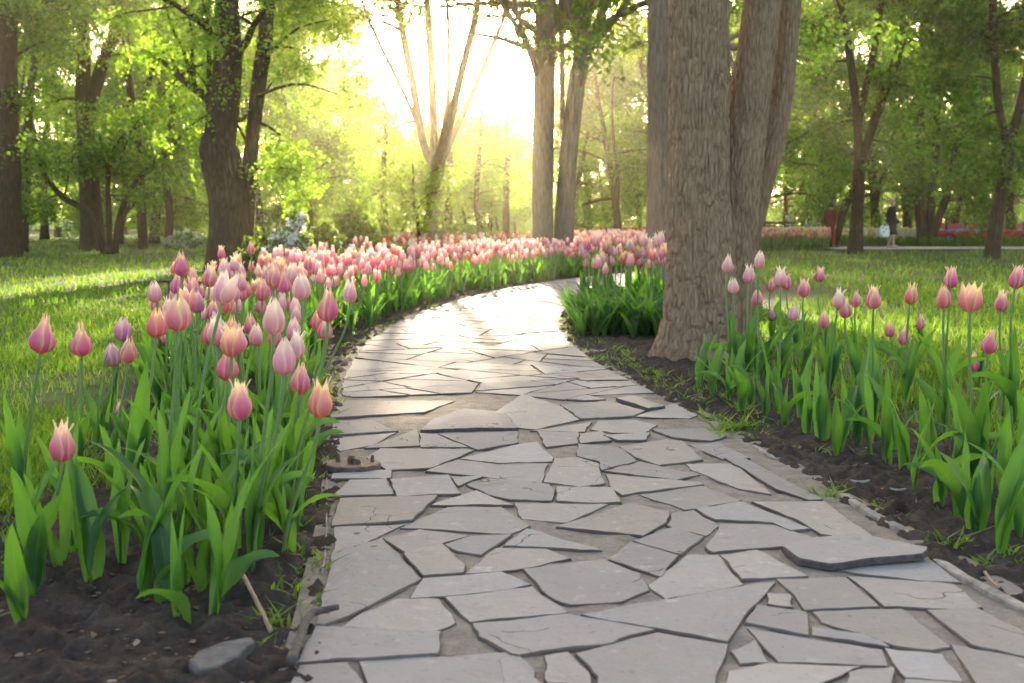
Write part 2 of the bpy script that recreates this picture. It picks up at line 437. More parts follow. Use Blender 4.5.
SM = [M['stone'], M['stone_dark']]
def stone(mb, poly, h=.030, tilt=(0, 0), seed=0, z0=0.0, step=.03, rough=.006, mi=0):
    """poly: list of (x, y) ground points, counter-clockwise or not"""
    rr = random.Random(seed)
    P = [np.asarray(p, float) for p in poly]
    area = sum(P[i][0] * P[(i + 1) % len(P)][1] - P[(i + 1) % len(P)][0] * P[i][1] for i in range(len(P)))
    if area < 0: P.reverse()
    c = sum(P) / len(P); R = []
    for i in range(len(P)):
        a, b = P[i], P[(i + 1) % len(P)]; d = b - a; L = np.linalg.norm(d)
        if L < 1e-5: continue
        nrm = np.array([-d[1], d[0]]) / L; k = max(1, int(L / step)); ph = rr.random() * 50
        for j in range(k):
            t = j / k
            if j == 0 and L > .05: t = .05 / k
            w = (float(vnoise(ph + t * L * 16, seed * .37, 3)) - .5) * rough * 2 * min(1, 4 * t * (1 - t) + .25)
            R.append(a + d * t + nrm * w)
    def zt(p, hh): return z0 + hh + tilt[0] * (p[0] - c[0]) + tilt[1] * (p[1] - c[1])
    m = len(R); Vv = []
    for ring, (ins, hh) in enumerate(((0, -.012), (0, h - .003), (.003, h))):
        for i, p in enumerate(R):
            d = c - p; q = p + d / max(np.linalg.norm(d), 1e-6) * ins
            jz = (rr.random() - .5) * .0016
            Vv.append((q[0], q[1], (zt(q, hh) if ring else (zt(q, 0) if z0 > .01 else -.012)) + jz))
    fs = []
    for r in range(2):
        for i in range(m): fs.append((r * m + i, r * m + (i + 1) % m, (r + 1) * m + (i + 1) % m, (r + 1) * m + i))
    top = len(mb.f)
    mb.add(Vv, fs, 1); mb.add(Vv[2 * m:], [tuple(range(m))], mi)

Z = {1: (290, 540, 4.267), 2: (510, 540, 4.267), 3: (740, 540, 3.606), 4: (310, 420, 4.655), 5: (500, 420, 4.655), 6: (690, 430, 4.655), 7: (320, 340, 5.12), 8: (500, 340, 4.655)}
def zp(r, pts):
    x0, y0, s = Z[r]; return [(x0 + a / s, y0 + b / s) for a, b in pts]
ST = [
 [(382, 539), (420, 580), (362.6, 609), (325, 625.5), (317, 625), (333, 551)],
 zp(1, [(225, 365), (610, 388), (635, 340), (635, 252), (450, 250), (310, 310)]),
 zp(1, [(110, 370), (640, 395), (625, 490), (40, 525)]),
 zp(1, [(300, 515), (950, 478), (1040, 560), (1060, 690), (1000, 760), (370, 760)]),
 zp(1, [(570, 162), (880, 142), (965, 190), (900, 205), (660, 238), (515, 245)]),
 [(450.5, 598), (531, 588), (565, 613), (473, 620.5)],
 [(478, 624.8), (567.4, 615), (654, 631), (627, 636.5), (610.8, 643.5), (519.4, 655), (513, 654), (498.6, 637)],
 [(500, 660), (511, 657), (548, 690), (540, 712), (510, 712)],
 zp(2, [(150, 490), (245, 477), (318, 560), (300, 590), (170, 600)]),
 zp(2, [(290, 485), (630, 392), (925, 445), (850, 530), (830, 650), (820, 760), (400, 760), (390, 580)]),
 [(599, 613.8), (663.5, 600.5), (751, 586.8), (768, 585.5), (740, 616), (726.8, 641)],
 zp(2, [(60, 125), (400, 83), (545, 142), (570, 213), (440, 240), (280, 253), (170, 238)]),
 zp(2, [(425, 82), (520, 12), (715, 65), (640, 155)]),
 zp(2, [(595, 190), (765, 62), (885, 65), (970, 170), (990, 188), (665, 248)]),
 [(467, 572.5), (497, 548), (545, 549), (555, 558), (524, 567.5)],
 zp(1, [(490, 62), (650, 22), (740, 110), (735, 140), (570, 152)]),
 zp(4, [(345, 550), (510, 507), (735, 540), (600, 578), (450, 612)]),
 zp(4, [(630, 580), (750, 542), (920, 540), (790, 622), (690, 608)]),
 zp(4, [(460, 498), (650, 405), (880, 408), (1005, 490), (910, 528), (560, 500)]),
 zp(4, [(575, 395), (770, 342), (940, 398)]),
 zp(4, [(122, 488), (150, 370), (585, 355), (460, 463)]),
 zp(4, [(117, 600), (122, 498), (395, 500), (300, 548), (190, 605)]),
 zp(4, [(150, 348), (200, 287), (350, 277), (380, 348)]),
 zp(4, [(405, 285), (635, 264), (685, 343), (410, 353)]),
 zp(4, [(150, 268), (160, 252), (350, 237), (348, 270)]),
 zp(4, [(318, 175), (332, 132), (765, 140), (640, 183), (550, 217), (375, 223)]),
 zp(4, [(278, 128), (490, 52), (503, 120)]),
 zp(4, [(100, 68), (110, 5), (290, 0), (385, 50)]),
 zp(4, [(120, 92), (375, 62), (270, 108), (160, 133)]),
 zp(4, [(522, 67), (588, 72), (725, 123), (522, 123)]),
 zp(4, [(605, 66), (940, 57), (957, 105), (780, 138)]),
 [(463.6, 458.3), (516, 444), (534.5, 442.8), (551, 456.5), (551, 460.5), (500, 461.8)],
 [(430.8, 470.5), (460.4, 459.5), (500, 464.5), (542.5, 463.4), (538, 481.5), (513, 479.8), (482, 474.5)],
 zp(4, [(665, 267), (795, 264), (700, 298)]),
 [(475.8, 485.5), (490.5, 478.8), (549, 484.6), (553.3, 490.9), (545, 499), (512, 496.6), (492.6, 493.5)],
 zp(5, [(50, 580), (130, 507), (445, 603)]),
 zp(5, [(68, 387), (470, 397), (290, 463), (110, 458)]),
 zp(5, [(325, 493), (610, 403), (785, 427), (768, 478), (660, 528)]),
 zp(5, [(635, 563), (810, 502), (945, 545), (840, 622)]),
 zp(5, [(782, 488), (802, 432), (900, 432), (1020, 490), (957, 538)]),
 [(721.5, 555), (757, 552.5), (802, 575.5), (742, 578.5)],
 [(706.5, 547), (721.5, 524), (774, 525), (821, 539.5), (816, 541.5), (722, 549.5)],
 zp(6, [(33, 370), (240, 333), (537, 455), (460, 468), (380, 430), (140, 418)]),
 [(641.5, 494), (702, 485), (741, 499.8), (698.6, 508), (684.7, 508.5)],
 zp(5, [(527, 262), (895, 290), (925, 300), (650, 332), (570, 348), (527, 320)]),
 zp(5, [(492, 235), (660, 197), (877, 250), (810, 276)]),
 zp(5, [(268, 317), (518, 317), (556, 384), (450, 388), (268, 378)]),
 zp(5, [(213, 285), (262, 182), (360, 172), (456, 200), (476, 290), (370, 303)]),
 zp(5, [(363, 112), (550, 132), (626, 190), (472, 222), (463, 190), (363, 168)]),
 zp(5, [(568, 122), (770, 87), (847, 97), (925, 178), (740, 208), (640, 168)]),
 zp(5, [(193, 57), (357, 57), (357, 108), (230, 117)]),
 zp(5, [(447, 42), (482, 7), (620, 3), (692, 25), (660, 58), (530, 53)]),
 zp(5, [(485, 75), (670, 67), (672, 94), (550, 96)]),
 zp(5, [(378, 67), (470, 52), (517, 95), (385, 104)]),
 zp(5, [(743, 52), (950, 47), (1005, 75), (960, 93), (820, 83)]),
 [(691, 444.3), (718, 443.3), (749, 457.5), (722, 458.8)],
 zp(6, [(163, 132), (260, 137), (595, 318), (540, 323), (400, 278)]),
 [(687.5, 463.3), (735, 462.3), (771, 494), (735, 485.5), (700, 470.3)],
 zp(6, [(333, 347), (620, 342), (845, 508), (600, 468), (540, 420)]),
 zp(3, [(312, 97), (660, 82), (735, 140), (640, 143)]),
 zp(3, [(403, 132), (640, 148), (755, 162), (855, 238), (700, 243), (530, 233)]),
 zp(3, [(133, 142), (380, 137), (475, 233), (235, 248), (210, 200)]),
 zp(3, [(103, 197), (175, 202), (183, 243), (107, 230)]),
 zp(3, [(33, 295), (67, 237), (233, 262), (228, 333)]),
 zp(3, [(278, 262), (580, 252), (716, 375), (690, 398), (550, 378), (300, 298)]),
 zp(3, [(263, 313), (500, 352), (536, 383), (280, 343)]),
 zp(3, [(53, 322), (508, 392), (522, 448), (150, 433)]),
 zp(3, [(533, 392), (730, 412), (796, 503), (600, 488)]),
 zp(3, [(695, 262), (860, 252), (1055, 370), (1045, 418), (850, 368)]),
 zp(3, [(808, 402), (1030, 437), (1050, 520), (900, 540)]),
 zp(3, [(415, 490), (540, 472), (548, 560), (400, 560)]),
 zp(3, [(-38, 470), (100, 443), (415, 457), (220, 512), (100, 600), (-60, 600)]),
 zp(3, [(-5, 402), (50, 362), (98, 438), (0, 440)]),
 zp(3, [(605, 502), (796, 516), (850, 600), (560, 600)]),
 zp(1, [(60, 547), (240, 532), (295, 600), (350, 740), (-20, 740)]),
 zp(7, [(85, 393), (118, 312), (655, 312), (500, 366)]),
 zp(7, [(62, 483), (77, 412), (250, 407), (396, 466)]),
 zp(8, [(380, 368), (283, 302), (510, 292), (646, 330), (600, 353)]),
 zp(8, [(170, 413), (60, 398), (3, 350), (110, 262), (285, 312), (366, 370)]),
 zp(8, [(643, 354), (810, 297), (880, 345), (860, 358)]),
 zp(8, [(185, 418), (406, 387), (380, 423)]),
]
LOOSE = [  # slabs that have come loose and stand proud of the rest
 ([(781.5, 545.5), (813, 538.5), (860, 536), (928.6, 551), (922, 556.5), (856, 561.5), (829, 563.8), (798, 558)], .015, (.03, .012), .034, 'loose grey slab with a broken corner, tilted up beside the right kerb strip'),
 (zp(7, [(512, 452), (560, 398), (740, 332), (950, 352), (1015, 440), (800, 440)]), .020, (0, -.012), .016, 'wide raised slab showing a dark front edge, middle of the path'),
 (zp(8, [(540, 265), (625, 247), (768, 300), (692, 315)]), .024, (-.04, -.02), .016, 'tilted wedge of paving slab with a dark side, opposite the thick trunk'),
]
def pt_in(p, poly):
    x, y = p; ins = False; j = len(poly) - 1
    for i in range(len(poly)):
        xi, yi = poly[i]; xj, yj = poly[j]
        if (yi > y) != (yj > y) and x < (xj - xi) * (y - yi) / (yj - yi + 1e-12) + xi: ins = not ins
        j = i
    return ins
traced = [[tuple(gp(*q, .03))[:2] for q in P] for P in ST]
for P in traced:
    cc = np.mean(np.array(P), axis=0); P[:] = [tuple(cc + (np.array(q) - cc) * (1 + .006 / max(.03, np.linalg.norm(np.array(q) - cc)))) for q in P]
loosep = [[tuple(gp(*q, .045))[:2] for q in P[0]] for P in LOOSE]
def bb(P): a = np.array(P); return (*a.min(0), *a.max(0))
BBS = [bb(P) for P in traced + loosep[:0]]
for it in range(13):                                     # let every stone grow until it nearly meets its neighbours
    for i, P in enumerate(traced):
        cc = np.mean(np.array(P), axis=0); n = len(P)
        for j in range(n):
            q = np.array(P[j]); v = q - cc; L = np.linalg.norm(v); v = v / max(L, 1e-6)
            new = q + v * .0026; pr_, nx = np.array(P[j - 1]), np.array(P[(j + 1) % n])
            tst = [new + v * .006, new + v * .002] + [a + (new - a) * f + v * .005 for a in (pr_, nx) for f in (.8, .6, .4, .2)]
            bad = False
            for k, Qp in enumerate(traced):
                if k == i: continue
                b = BBS[k]
                for t_ in tst:
                    if b[0] < t_[0] < b[2] and b[1] < t_[1] < b[3] and pt_in(t_, Qp): bad = True; break
                if bad: break
            if not bad: P[j] = tuple(new)
        BBS[i] = bb(P)
for i, P in enumerate(traced):
    rr = random.Random(i)
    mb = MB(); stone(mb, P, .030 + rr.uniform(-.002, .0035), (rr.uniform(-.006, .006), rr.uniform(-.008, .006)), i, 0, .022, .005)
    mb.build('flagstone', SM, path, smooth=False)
for (P, h, tl, z0, lab), G in zip(LOOSE, loosep):
    c = np.mean(np.array(G), axis=0)
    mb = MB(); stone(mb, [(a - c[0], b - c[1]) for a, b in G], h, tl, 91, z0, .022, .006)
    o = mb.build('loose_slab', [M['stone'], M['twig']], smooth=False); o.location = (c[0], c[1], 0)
    tag(o, lab, 'paving slab')
# the rest of the crazy paving: random straight cuts
def cut(poly, p, d):
    A, B = [], []; nrm = np.array([-d[1], d[0]])
    for i in range(len(poly)):
        a, b = poly[i], poly[(i + 1) % len(poly)]
        sa, sb = (a - p) @ nrm, (b - p) @ nrm
        (A if sa >= 0 else B).append(a)
        if sa * sb < 0:
            q = a + (b - a) * sa / (sa - sb); A.append(q); B.append(q)
    return A, B
def parea(P): return abs(sum(P[i][0] * P[(i + 1) % len(P)][1] - P[(i + 1) % len(P)][0] * P[i][1] for i in range(len(P)))) / 2
PW = 1.46
pr = random.Random(11); pieces = []
def split(P):
    if len(P) < 3: return
    A = parea(P)
    if A < pr.uniform(.045, .17): pieces.append(P); return
    arr = np.array(P); c = arr.mean(0); ev, evec = np.linalg.eigh(np.cov((arr - c).T))
    ax = evec[:, 0]; ang = math.atan2(ax[1], ax[0]) + pr.gauss(0, .42)
    d = np.array([math.cos(ang), math.sin(ang)]); e = evec[:, 1] * math.sqrt(max(ev[1], 1e-9)) * pr.uniform(-.45, .45)
    a, b = cut(P, c + e, d); split(a); split(b)
split([np.array(p, float) for p in ((0, .01), (SLEN, .01), (SLEN, PW - .01), (0, PW - .01))])
mb = MB(); k = 0
for P in pieces:
    c = sum(P) / len(P)
    if pr.random() < .03: continue
    Q = []
    for p in P:
        d = c - p; L = np.linalg.norm(d); Q.append(p + d / L * min(L * .25, .004 + pr.random() * .008))
    G = [tuple(st_xy(p[0], p[1] / PW)) for p in Q]
    gc = np.mean(np.array(G), axis=0)
    test = G + [tuple((np.array(q) + gc) / 2) for q in G] + [tuple(gc)] + [tuple((np.array(G[i]) + np.array(G[(i + 1) % len(G)])) / 2) for i in range(len(G))]
    if gc[1] < 8 and any(pt_in(q, T) for T in traced + loosep for q in test): continue
    if gc[1] < 8 and any(pt_in(q, G) for T in traced + loosep for q in T): continue
    k += 1; near = gc[1] < 9
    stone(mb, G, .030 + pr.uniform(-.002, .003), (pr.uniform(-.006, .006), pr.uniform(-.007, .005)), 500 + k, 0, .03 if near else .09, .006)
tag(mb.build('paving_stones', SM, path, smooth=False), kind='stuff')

# ================================================================ GRASS AND SMALL GROUND COVER
def blades(XY, h, w, lean, seed, mat, name, z=-.004):
    r = np.random.default_rng(seed); n = len(XY)
    a = r.random(n) * 6.283; b = r.random(n) * 6.283
    hh = h * (.5 + r.random(n)); ln = lean * (.3 + r.random(n)) * hh
    dx, dy = np.cos(a) * w * .5, np.sin(a) * w * .5
    bx, by = np.cos(b) * ln, np.sin(b) * ln
    P = np.zeros((n, 5, 3)); x, y = XY[:, 0], XY[:, 1]
    P[:, 0] = np.c_[x - dx, y - dy, np.full(n, z)]; P[:, 1] = np.c_[x + dx, y + dy, np.full(n, z)]
    P[:, 2] = np.c_[x + dx * .8 + bx * .3, y + dy * .8 + by * .3, z + hh * .55]; P[:, 3] = np.c_[x - dx * .8 + bx * .3, y - dy * .8 + by * .3, z + hh * .55]
    P[:, 4] = np.c_[x + bx, y + by, z + hh]
    o = np.arange(n)[:, None] * 5
    T = np.concatenate([o + np.array([[0, 1, 2]]), o + np.array([[0, 2, 3]]), o + np.array([[3, 2, 4]])], 0)
    me = np_mesh(name, P.reshape(-1, 3), T, mat)
    return link(bpy.data.objects.new(name, me))
def lawn_points(n, seed, ylo, yhi, x0=-560, x1=1580):
    r = np.random.default_rng(seed); px = r.uniform(x0, x1, n); py = ylo + (yhi - ylo) * r.random(n) ** .9
    u, v = (px - W / 2) / F, -(py - H / 2) / F
    dz = -sT + v * cT; t = -CAMH / dz
    return np.c_[u * t, (cT + v * sT) * t]
N0 = 52000
tu = lawn_points(N0, 1, 232.5, 640)
S, Lt = lat_of(tu)
rb = np.random.default_rng(2)
wl = np.where(Lt < 0, bedw(S, -1), bedw(S, 1)); edge = (np.abs(Lt) - wl * .97) + .35 * (vnoise(tu[:, 0] * 2.2, tu[:, 1] * 2.2, 12) - .45)
patch = fbm(tu[:, 0] * .9, tu[:, 1] * .9, 13)
keep = (edge > 0) & (np.abs(Lt) > .05) & ((patch > .40) | (tu[:, 1] > 9) | (rb.random(len(tu)) < .22)) & (tu[:, 1] < 95)
keep &= ~((tu[:, 1] > 36.2) & (tu[:, 1] < 41.3) & (tu[:, 0] > 9.7))
tu = tu[keep]; d = tu[:, 1]
rep = 7
sp = .035 + .012 * d
XY = np.repeat(tu, rep, 0) + rb.normal(0, 1, (len(tu) * rep, 2)) * np.repeat(sp, rep)[:, None]
dd = np.repeat(d, rep)
S2, L2 = lat_of(XY); ok = np.abs(L2) > .1
XY, dd = XY[ok], dd[ok]
hh = (.03 + .065 * fbm(XY[:, 0] * .8, XY[:, 1] * .8, 21)) * (1 + np.clip((dd - 8) / 60, 0, .5))
o = blades(XY, hh, np.maximum(.0055, dd * .0011), .7, 3, M['grass'], 'lawn_grass')
tag(o, 'green park lawn grass on both sides of the beds', 'grass', kind='stuff')

# low weeds along the path edges and in the soil
wp = []
rw = random.Random(5)
for side, a, b, cnt, l0, l1 in ((-1, 2.2, 5.8, 42, .0, .09), (1, 4.2, 7.6, 110, .0, .30), (1, 2.6, 4.4, 26, .02, .6), (-1, 2.0, 6, 10, .1, .8), (1, 7.4, 11, 90, 0, .28), (-1, 5.8, 12, 60, 0, .12)):
    for _ in range(cnt):
        p = off_xy(s_of_y(rw.uniform(a, b)), side * (rw.uniform(l0, l1) + .005)); wp.append((p[0], p[1], rw.uniform(.6, 1.3)))
for px, py, q in ((312, 566, 1.3), (309, 580, 1.1), (735, 436, 2.2), (728, 440, 2.), (742, 434, 1.8), (715, 425, 1.8), (758, 444, 1.3), (826, 503, 1.6), (820, 505, 1.3), (945, 556, 1.6), (958, 553, 1.4), (705, 385, 2), (622, 372, 1.6), (615, 366, 1.4)):
    for _ in range(3):
        p = gp(px + rw.uniform(-6, 6), py + rw.uniform(-2, 2)); wp.append((p.x, p.y, q * .8))
BX = []; BH = []; BW = []
for x, y, q in wp:
    for _ in range(rw.randint(7, 13)):
        BX.append((x + rw.gauss(0, .018 * q), y + rw.gauss(0, .018 * q))); BH.append(.032 * q * rw.uniform(.6, 1.3)); BW.append(.010 * q)
o = blades(np.array(BX), np.array(BH), np.array(BW), 1.6, 9, M['weed'], 'weeds', .006)
tag(o, 'low green weeds growing along the path edges', 'weeds', kind='stuff')
# crumbs of bark, dry leaf and wood lying on the soil and in the joints
r = np.random.default_rng(31); LV = []; LF = []
def crumb(x, y, z, s):
    a = r.random() * 6.28; e = r.uniform(.25, .8); b = len(LV)
    ca, sa = math.cos(a), math.sin(a); up = r.uniform(.1, .5) * s
    for u, v, w in ((-1, 0, 0), (-.2, -e, .3), (.9, -.3 * e, .1), (.6, e * .7, 1), (-.5, e, .6)):
        LV.append((x + (u * ca - v * sa) * s, y + (u * sa + v * ca) * s, z + up * w))
    LF.append((b, b + 1, b + 3)); LF.append((b + 1, b + 2, b + 3)); LF.append((b, b + 3, b + 4))
for side, cnt, a, b, w in ((-1, 3400, 1.9, 7, .95), (1, 3800, 2.0, 8.5, .85)):
    for _ in range(cnt):
        p = off_xy(s_of_y(r.uniform(a, b) if r.random() < .5 else r.uniform(a, (a + b) / 2)), side * (r.random() ** 1.3 * w + .01)); crumb(p[0], p[1], .008 + r.random() * .012, r.uniform(.003, .011) if r.random() < .93 else r.uniform(.010, .018))
for _ in range(900):
    p = st_xy(s_of_y(r.uniform(2, 7)), r.random()); crumb(p[0], p[1], .012, r.uniform(.002, .008))
o = link(bpy.data.objects.new('leaf_litter', np_mesh('leaf_litter', np.array(LV), np.array(LF), M['litter'])))
tag(o, 'crumbs of dry leaf and bark scattered on the soil', 'leaf litter', kind='stuff')
# ================================================================ TULIPS
BL = .095                                                # nominal bloom length
KINDS = {  # radius profile over v, half angle profile over v
 'lily':   ([.34, .92, 1.08, 1.0, .78, .60, .76], [.55, .84, .88, .80, .62, .42, .05], 1.0),
 'egg':    ([.30, .88, 1.0, .98, .82, .56, .20], [.55, .82, .85, .82, .68, .46, .06], .92),
 'bud':    ([.30, .82, 1.0, .90, .64, .38, .26], [.55, .84, .88, .80, .62, .40, .03], 1.0),
 'open':   ([.30, .90, 1.12, 1.14, 1.02, .96, 1.12], [.55, .80, .82, .76, .60, .40, .05], .95),
 'twist':  ([.32, 1.0, 1.12, .92, .60, .38, .34], [.55, .86, .86, .76, .58, .38, .04], 1.12),
}
def petal(mb, kind, phi, layer, rr, nu=7, nv=11, mi=0):
    rp, wp_, ls = KINDS[kind]; R0 = .027 * (1.04 if layer else .93); tw = rr.uniform(-.18, .18) + (.5 if kind == 'twist' else 0)
    lean = rr.uniform(-.05, .06); ht = ls * (1 + rr.uniform(-.07, .05)) * (1.0 if layer else 1.03); V = []; U = []
    flare = rr.uniform(.8, 1.35); ws = rr.uniform(.92, 1.1); wave = rr.uniform(0, 6)
    for j in range(nv):
        v = j / (nv - 1); q = v ** .9 * 6
        i = min(int(q), 5); f = q - i
        rad = rp[i] + (rp[i + 1] - rp[i]) * (f * f * (3 - 2 * f)); hw = (wp_[i] + (wp_[i + 1] - wp_[i]) * f) * ws
        if v > .8: rad *= 1 + (flare - 1) * (v - .8) / .2
        for k in range(nu):
            u = -1 + 2 * k / (nu - 1)
            a = phi + u * hw + tw * v * v
            r = R0 * rad * (1 - .07 * u * u + (.05 * math.sin(u * 4 + wave + v * 5) * v)) + lean * .03 * v * v
            if layer == 0: r *= .97
            crease = -.0022 * math.exp(-(u / .18) ** 2) * v
            z = BL * ht * (v * (1 - .05 * u * u * v)) + .0
            V.append(((r + crease) * math.cos(a), (r + crease) * math.sin(a), z)); U.append((u * .5 + .5, v))
    fs = [(j * nu + k, j * nu + k + 1, (j + 1) * nu + k + 1, (j + 1) * nu + k) for j in range(nv - 1) for k in range(nu - 1)]
    mb.add(V, fs, mi, U)
BLOOM = {}                                               # (kind, colour, variant) -> (inner mesh, [petal meshes], whole mesh)
def bloom_meshes(kind, colr, var):
    key = (kind, colr, var)
    if key not in BLOOM:
        rr = random.Random(hash(kind) % 97 if False else sum(map(ord, kind)) * 7 + var)
        inner = MB(); outs = []; whole = MB()
        st = [rr.uniform(-.12, .12) for _ in range(6)]; seeds = [rr.random() for _ in range(6)]
        for i in range(3):
            for m_ in (inner, whole): petal(m_, kind, i * 2.094 + st[i], 0, random.Random(seeds[i]))
        for i in range(3):
            o = MB(); petal(o, kind, 1.047 + i * 2.094 + st[3 + i], 1, random.Random(seeds[3 + i])); outs.append(o.mesh('petal', M[colr]))
            petal(whole, kind, 1.047 + i * 2.094 + st[3 + i], 1, random.Random(seeds[3 + i]))
        BLOOM[key] = (inner.mesh('bloom_inner', M[colr]), outs, whole.mesh('bloom', M[colr]))
    return BLOOM[key]
def leaf_geo(mb, L, Wd, a0, a1, twist, wave, fold, nu=5, nv=11, mi=0, base=(0, 0, 0), az=0.0):
    V = []; U = []; x = z = 0.0; ca, sa = math.cos(az), math.sin(az)
    for j in range(nv):
        t = j / (nv - 1); a = a0 + a1 * t ** 1.5
        if j: x += math.sin(a) * L / (nv - 1); z += math.cos(a) * L / (nv - 1)
        w = Wd * (math.sin(math.pi * min(1, .05 + .95 * t ** .82)) ** .8) * (1 if t < .999 else 0)
        for k in range(nu):
            u = -1 + 2 * k / (nu - 1); tw = twist * t
            lift = fold * (abs(u) ** 1.4) * w * (1 - .6 * t) + wave * w * math.sin(t * 13 + u * 2) * abs(u)
            yy = u * w * math.cos(tw); off = u * w * math.sin(tw)
            px_ = x - math.cos(a) * (lift + off); pz = z + math.sin(a) * (lift + off)
            V.append((base[0] + px_ * ca - yy * sa, base[1] + px_ * sa + yy * ca, base[2] + pz)); U.append((u * .5 + .5, t))
    mb.add(V, [(j * nu + k, j * nu + k + 1, (j + 1) * nu + k + 1, (j + 1) * nu + k) for j in range(nv - 1) for k in range(nu - 1)], mi, U)
LEAVES = []
rl = random.Random(77)
for i in range(12):
    mb = MB(); leaf_geo(mb, rl.uniform(.20, .31), rl.uniform(.015, .027), rl.uniform(.02, .22), rl.uniform(.05, .7) if i % 4 else rl.uniform(1.1, 1.9), rl.uniform(-1.3, 1.3), rl.uniform(.10, .34), rl.uniform(.4, 1.0), 7, 15)
    LEAVES.append(mb.mesh('tulip_leaf', M['tleaf']))
STEMS = []
for i in range(4):
    mb = MB(); b = rl.uniform(-.05, .05)
    tube(mb, [(b * math.sin(t * 3.14) * .6, b * t * t * .4, t) for t in np.linspace(0, 1, 9)], [.0085] * 4 + [.0075] * 5, 6)
    STEMS.append(mb.mesh('tulip_stem', M['stem']))
def stem_mesh(base, top, axis):
    mb = MB(); b, t = Vector(base), Vector(top); L = (t - b).length
    p1 = b + Vector((0, 0, L * .45)) * .9 + (t - b) * .08; p2 = t - axis * L * .32
    pts = []
    for i in range(12):
        q = i / 11; pts.append(b * (1 - q) ** 3 + p1 * 3 * q * (1 - q) ** 2 + p2 * 3 * q * q * (1 - q) + t * q ** 3)
    tube(mb, pts, [.0052] * 5 + [.0044] * 7, 8)
    return mb.mesh('tulip_stem', M['stem'])
def hero_tulip(px, py, hp, kind, colr, label, lean=0.0, wide=1.0, side=-1, nleaf=3, dmin=None, rnd=None):
    rr = random.Random(int(px * 13 + py * 7))
    sc_l = KINDS[kind][2]
    d = F * BL * sc_l / hp * .97
    Hh = CAMH - (py - HOR) * d / F
    if Hh > .66: d *= (CAMH - .66) / max(1e-3, (py - HOR) * d / F) if py > HOR + 5 else 1
    d = max(d, 2.35)
    hc = at(px, py, d); k = hp * d / F / (BL * sc_l)
    ax = Vector((math.sin(lean), rr.uniform(-.12, .12), math.cos(lean))).normalized()
    top = hc - ax * BL * sc_l * k / 2
    bx = top.x - lean * .22 + rr.uniform(-.03, .03) + (.03 if side > 0 else -.035); by = d + rr.uniform(-.05, .05)
    for _ in range(30):
        s_, l_ = lat_of(np.array([[bx, by]]))
        if l_[0] * side > .09: break
        bx += side * .03
    t = thing('tulip', label, 'tulip', (bx, by, 0), 'spaced tulips in the front of the left bed' if side < 0 else 'spaced tulips in the bed right of the path')
    L = top - Vector((bx, by, 0))
    inst('stem', stem_mesh((0, 0, -.01), L, ax), t)
    inner, outs, _ = bloom_meshes(kind, colr, rr.randrange(4))
    q = Vector((0, 0, 1)).rotation_difference(ax).to_matrix() @ Matrix.Rotation(rr.uniform(0, 6.28), 3, 'Z')
    b = inst('bloom', inner, t, L - ax * .002, q.to_euler(), (k * wide, k * wide, k))
    for p in outs: inst('petal', p, b)
    for i in range(nleaf):
        az = rr.uniform(0, 6.28) if i else rr.uniform(-.9, .9) + (math.pi if rr.random() < .5 else 0)
        inst('leaf', LEAVES[rr.randrange(12)], t, (0, 0, rr.uniform(.01, .10)), (rr.uniform(-.08, .08), rr.uniform(-.08, .08), az), rr.uniform(.75, 1.15) * min(1.15, max(.7, L.z / .42)))
    return t
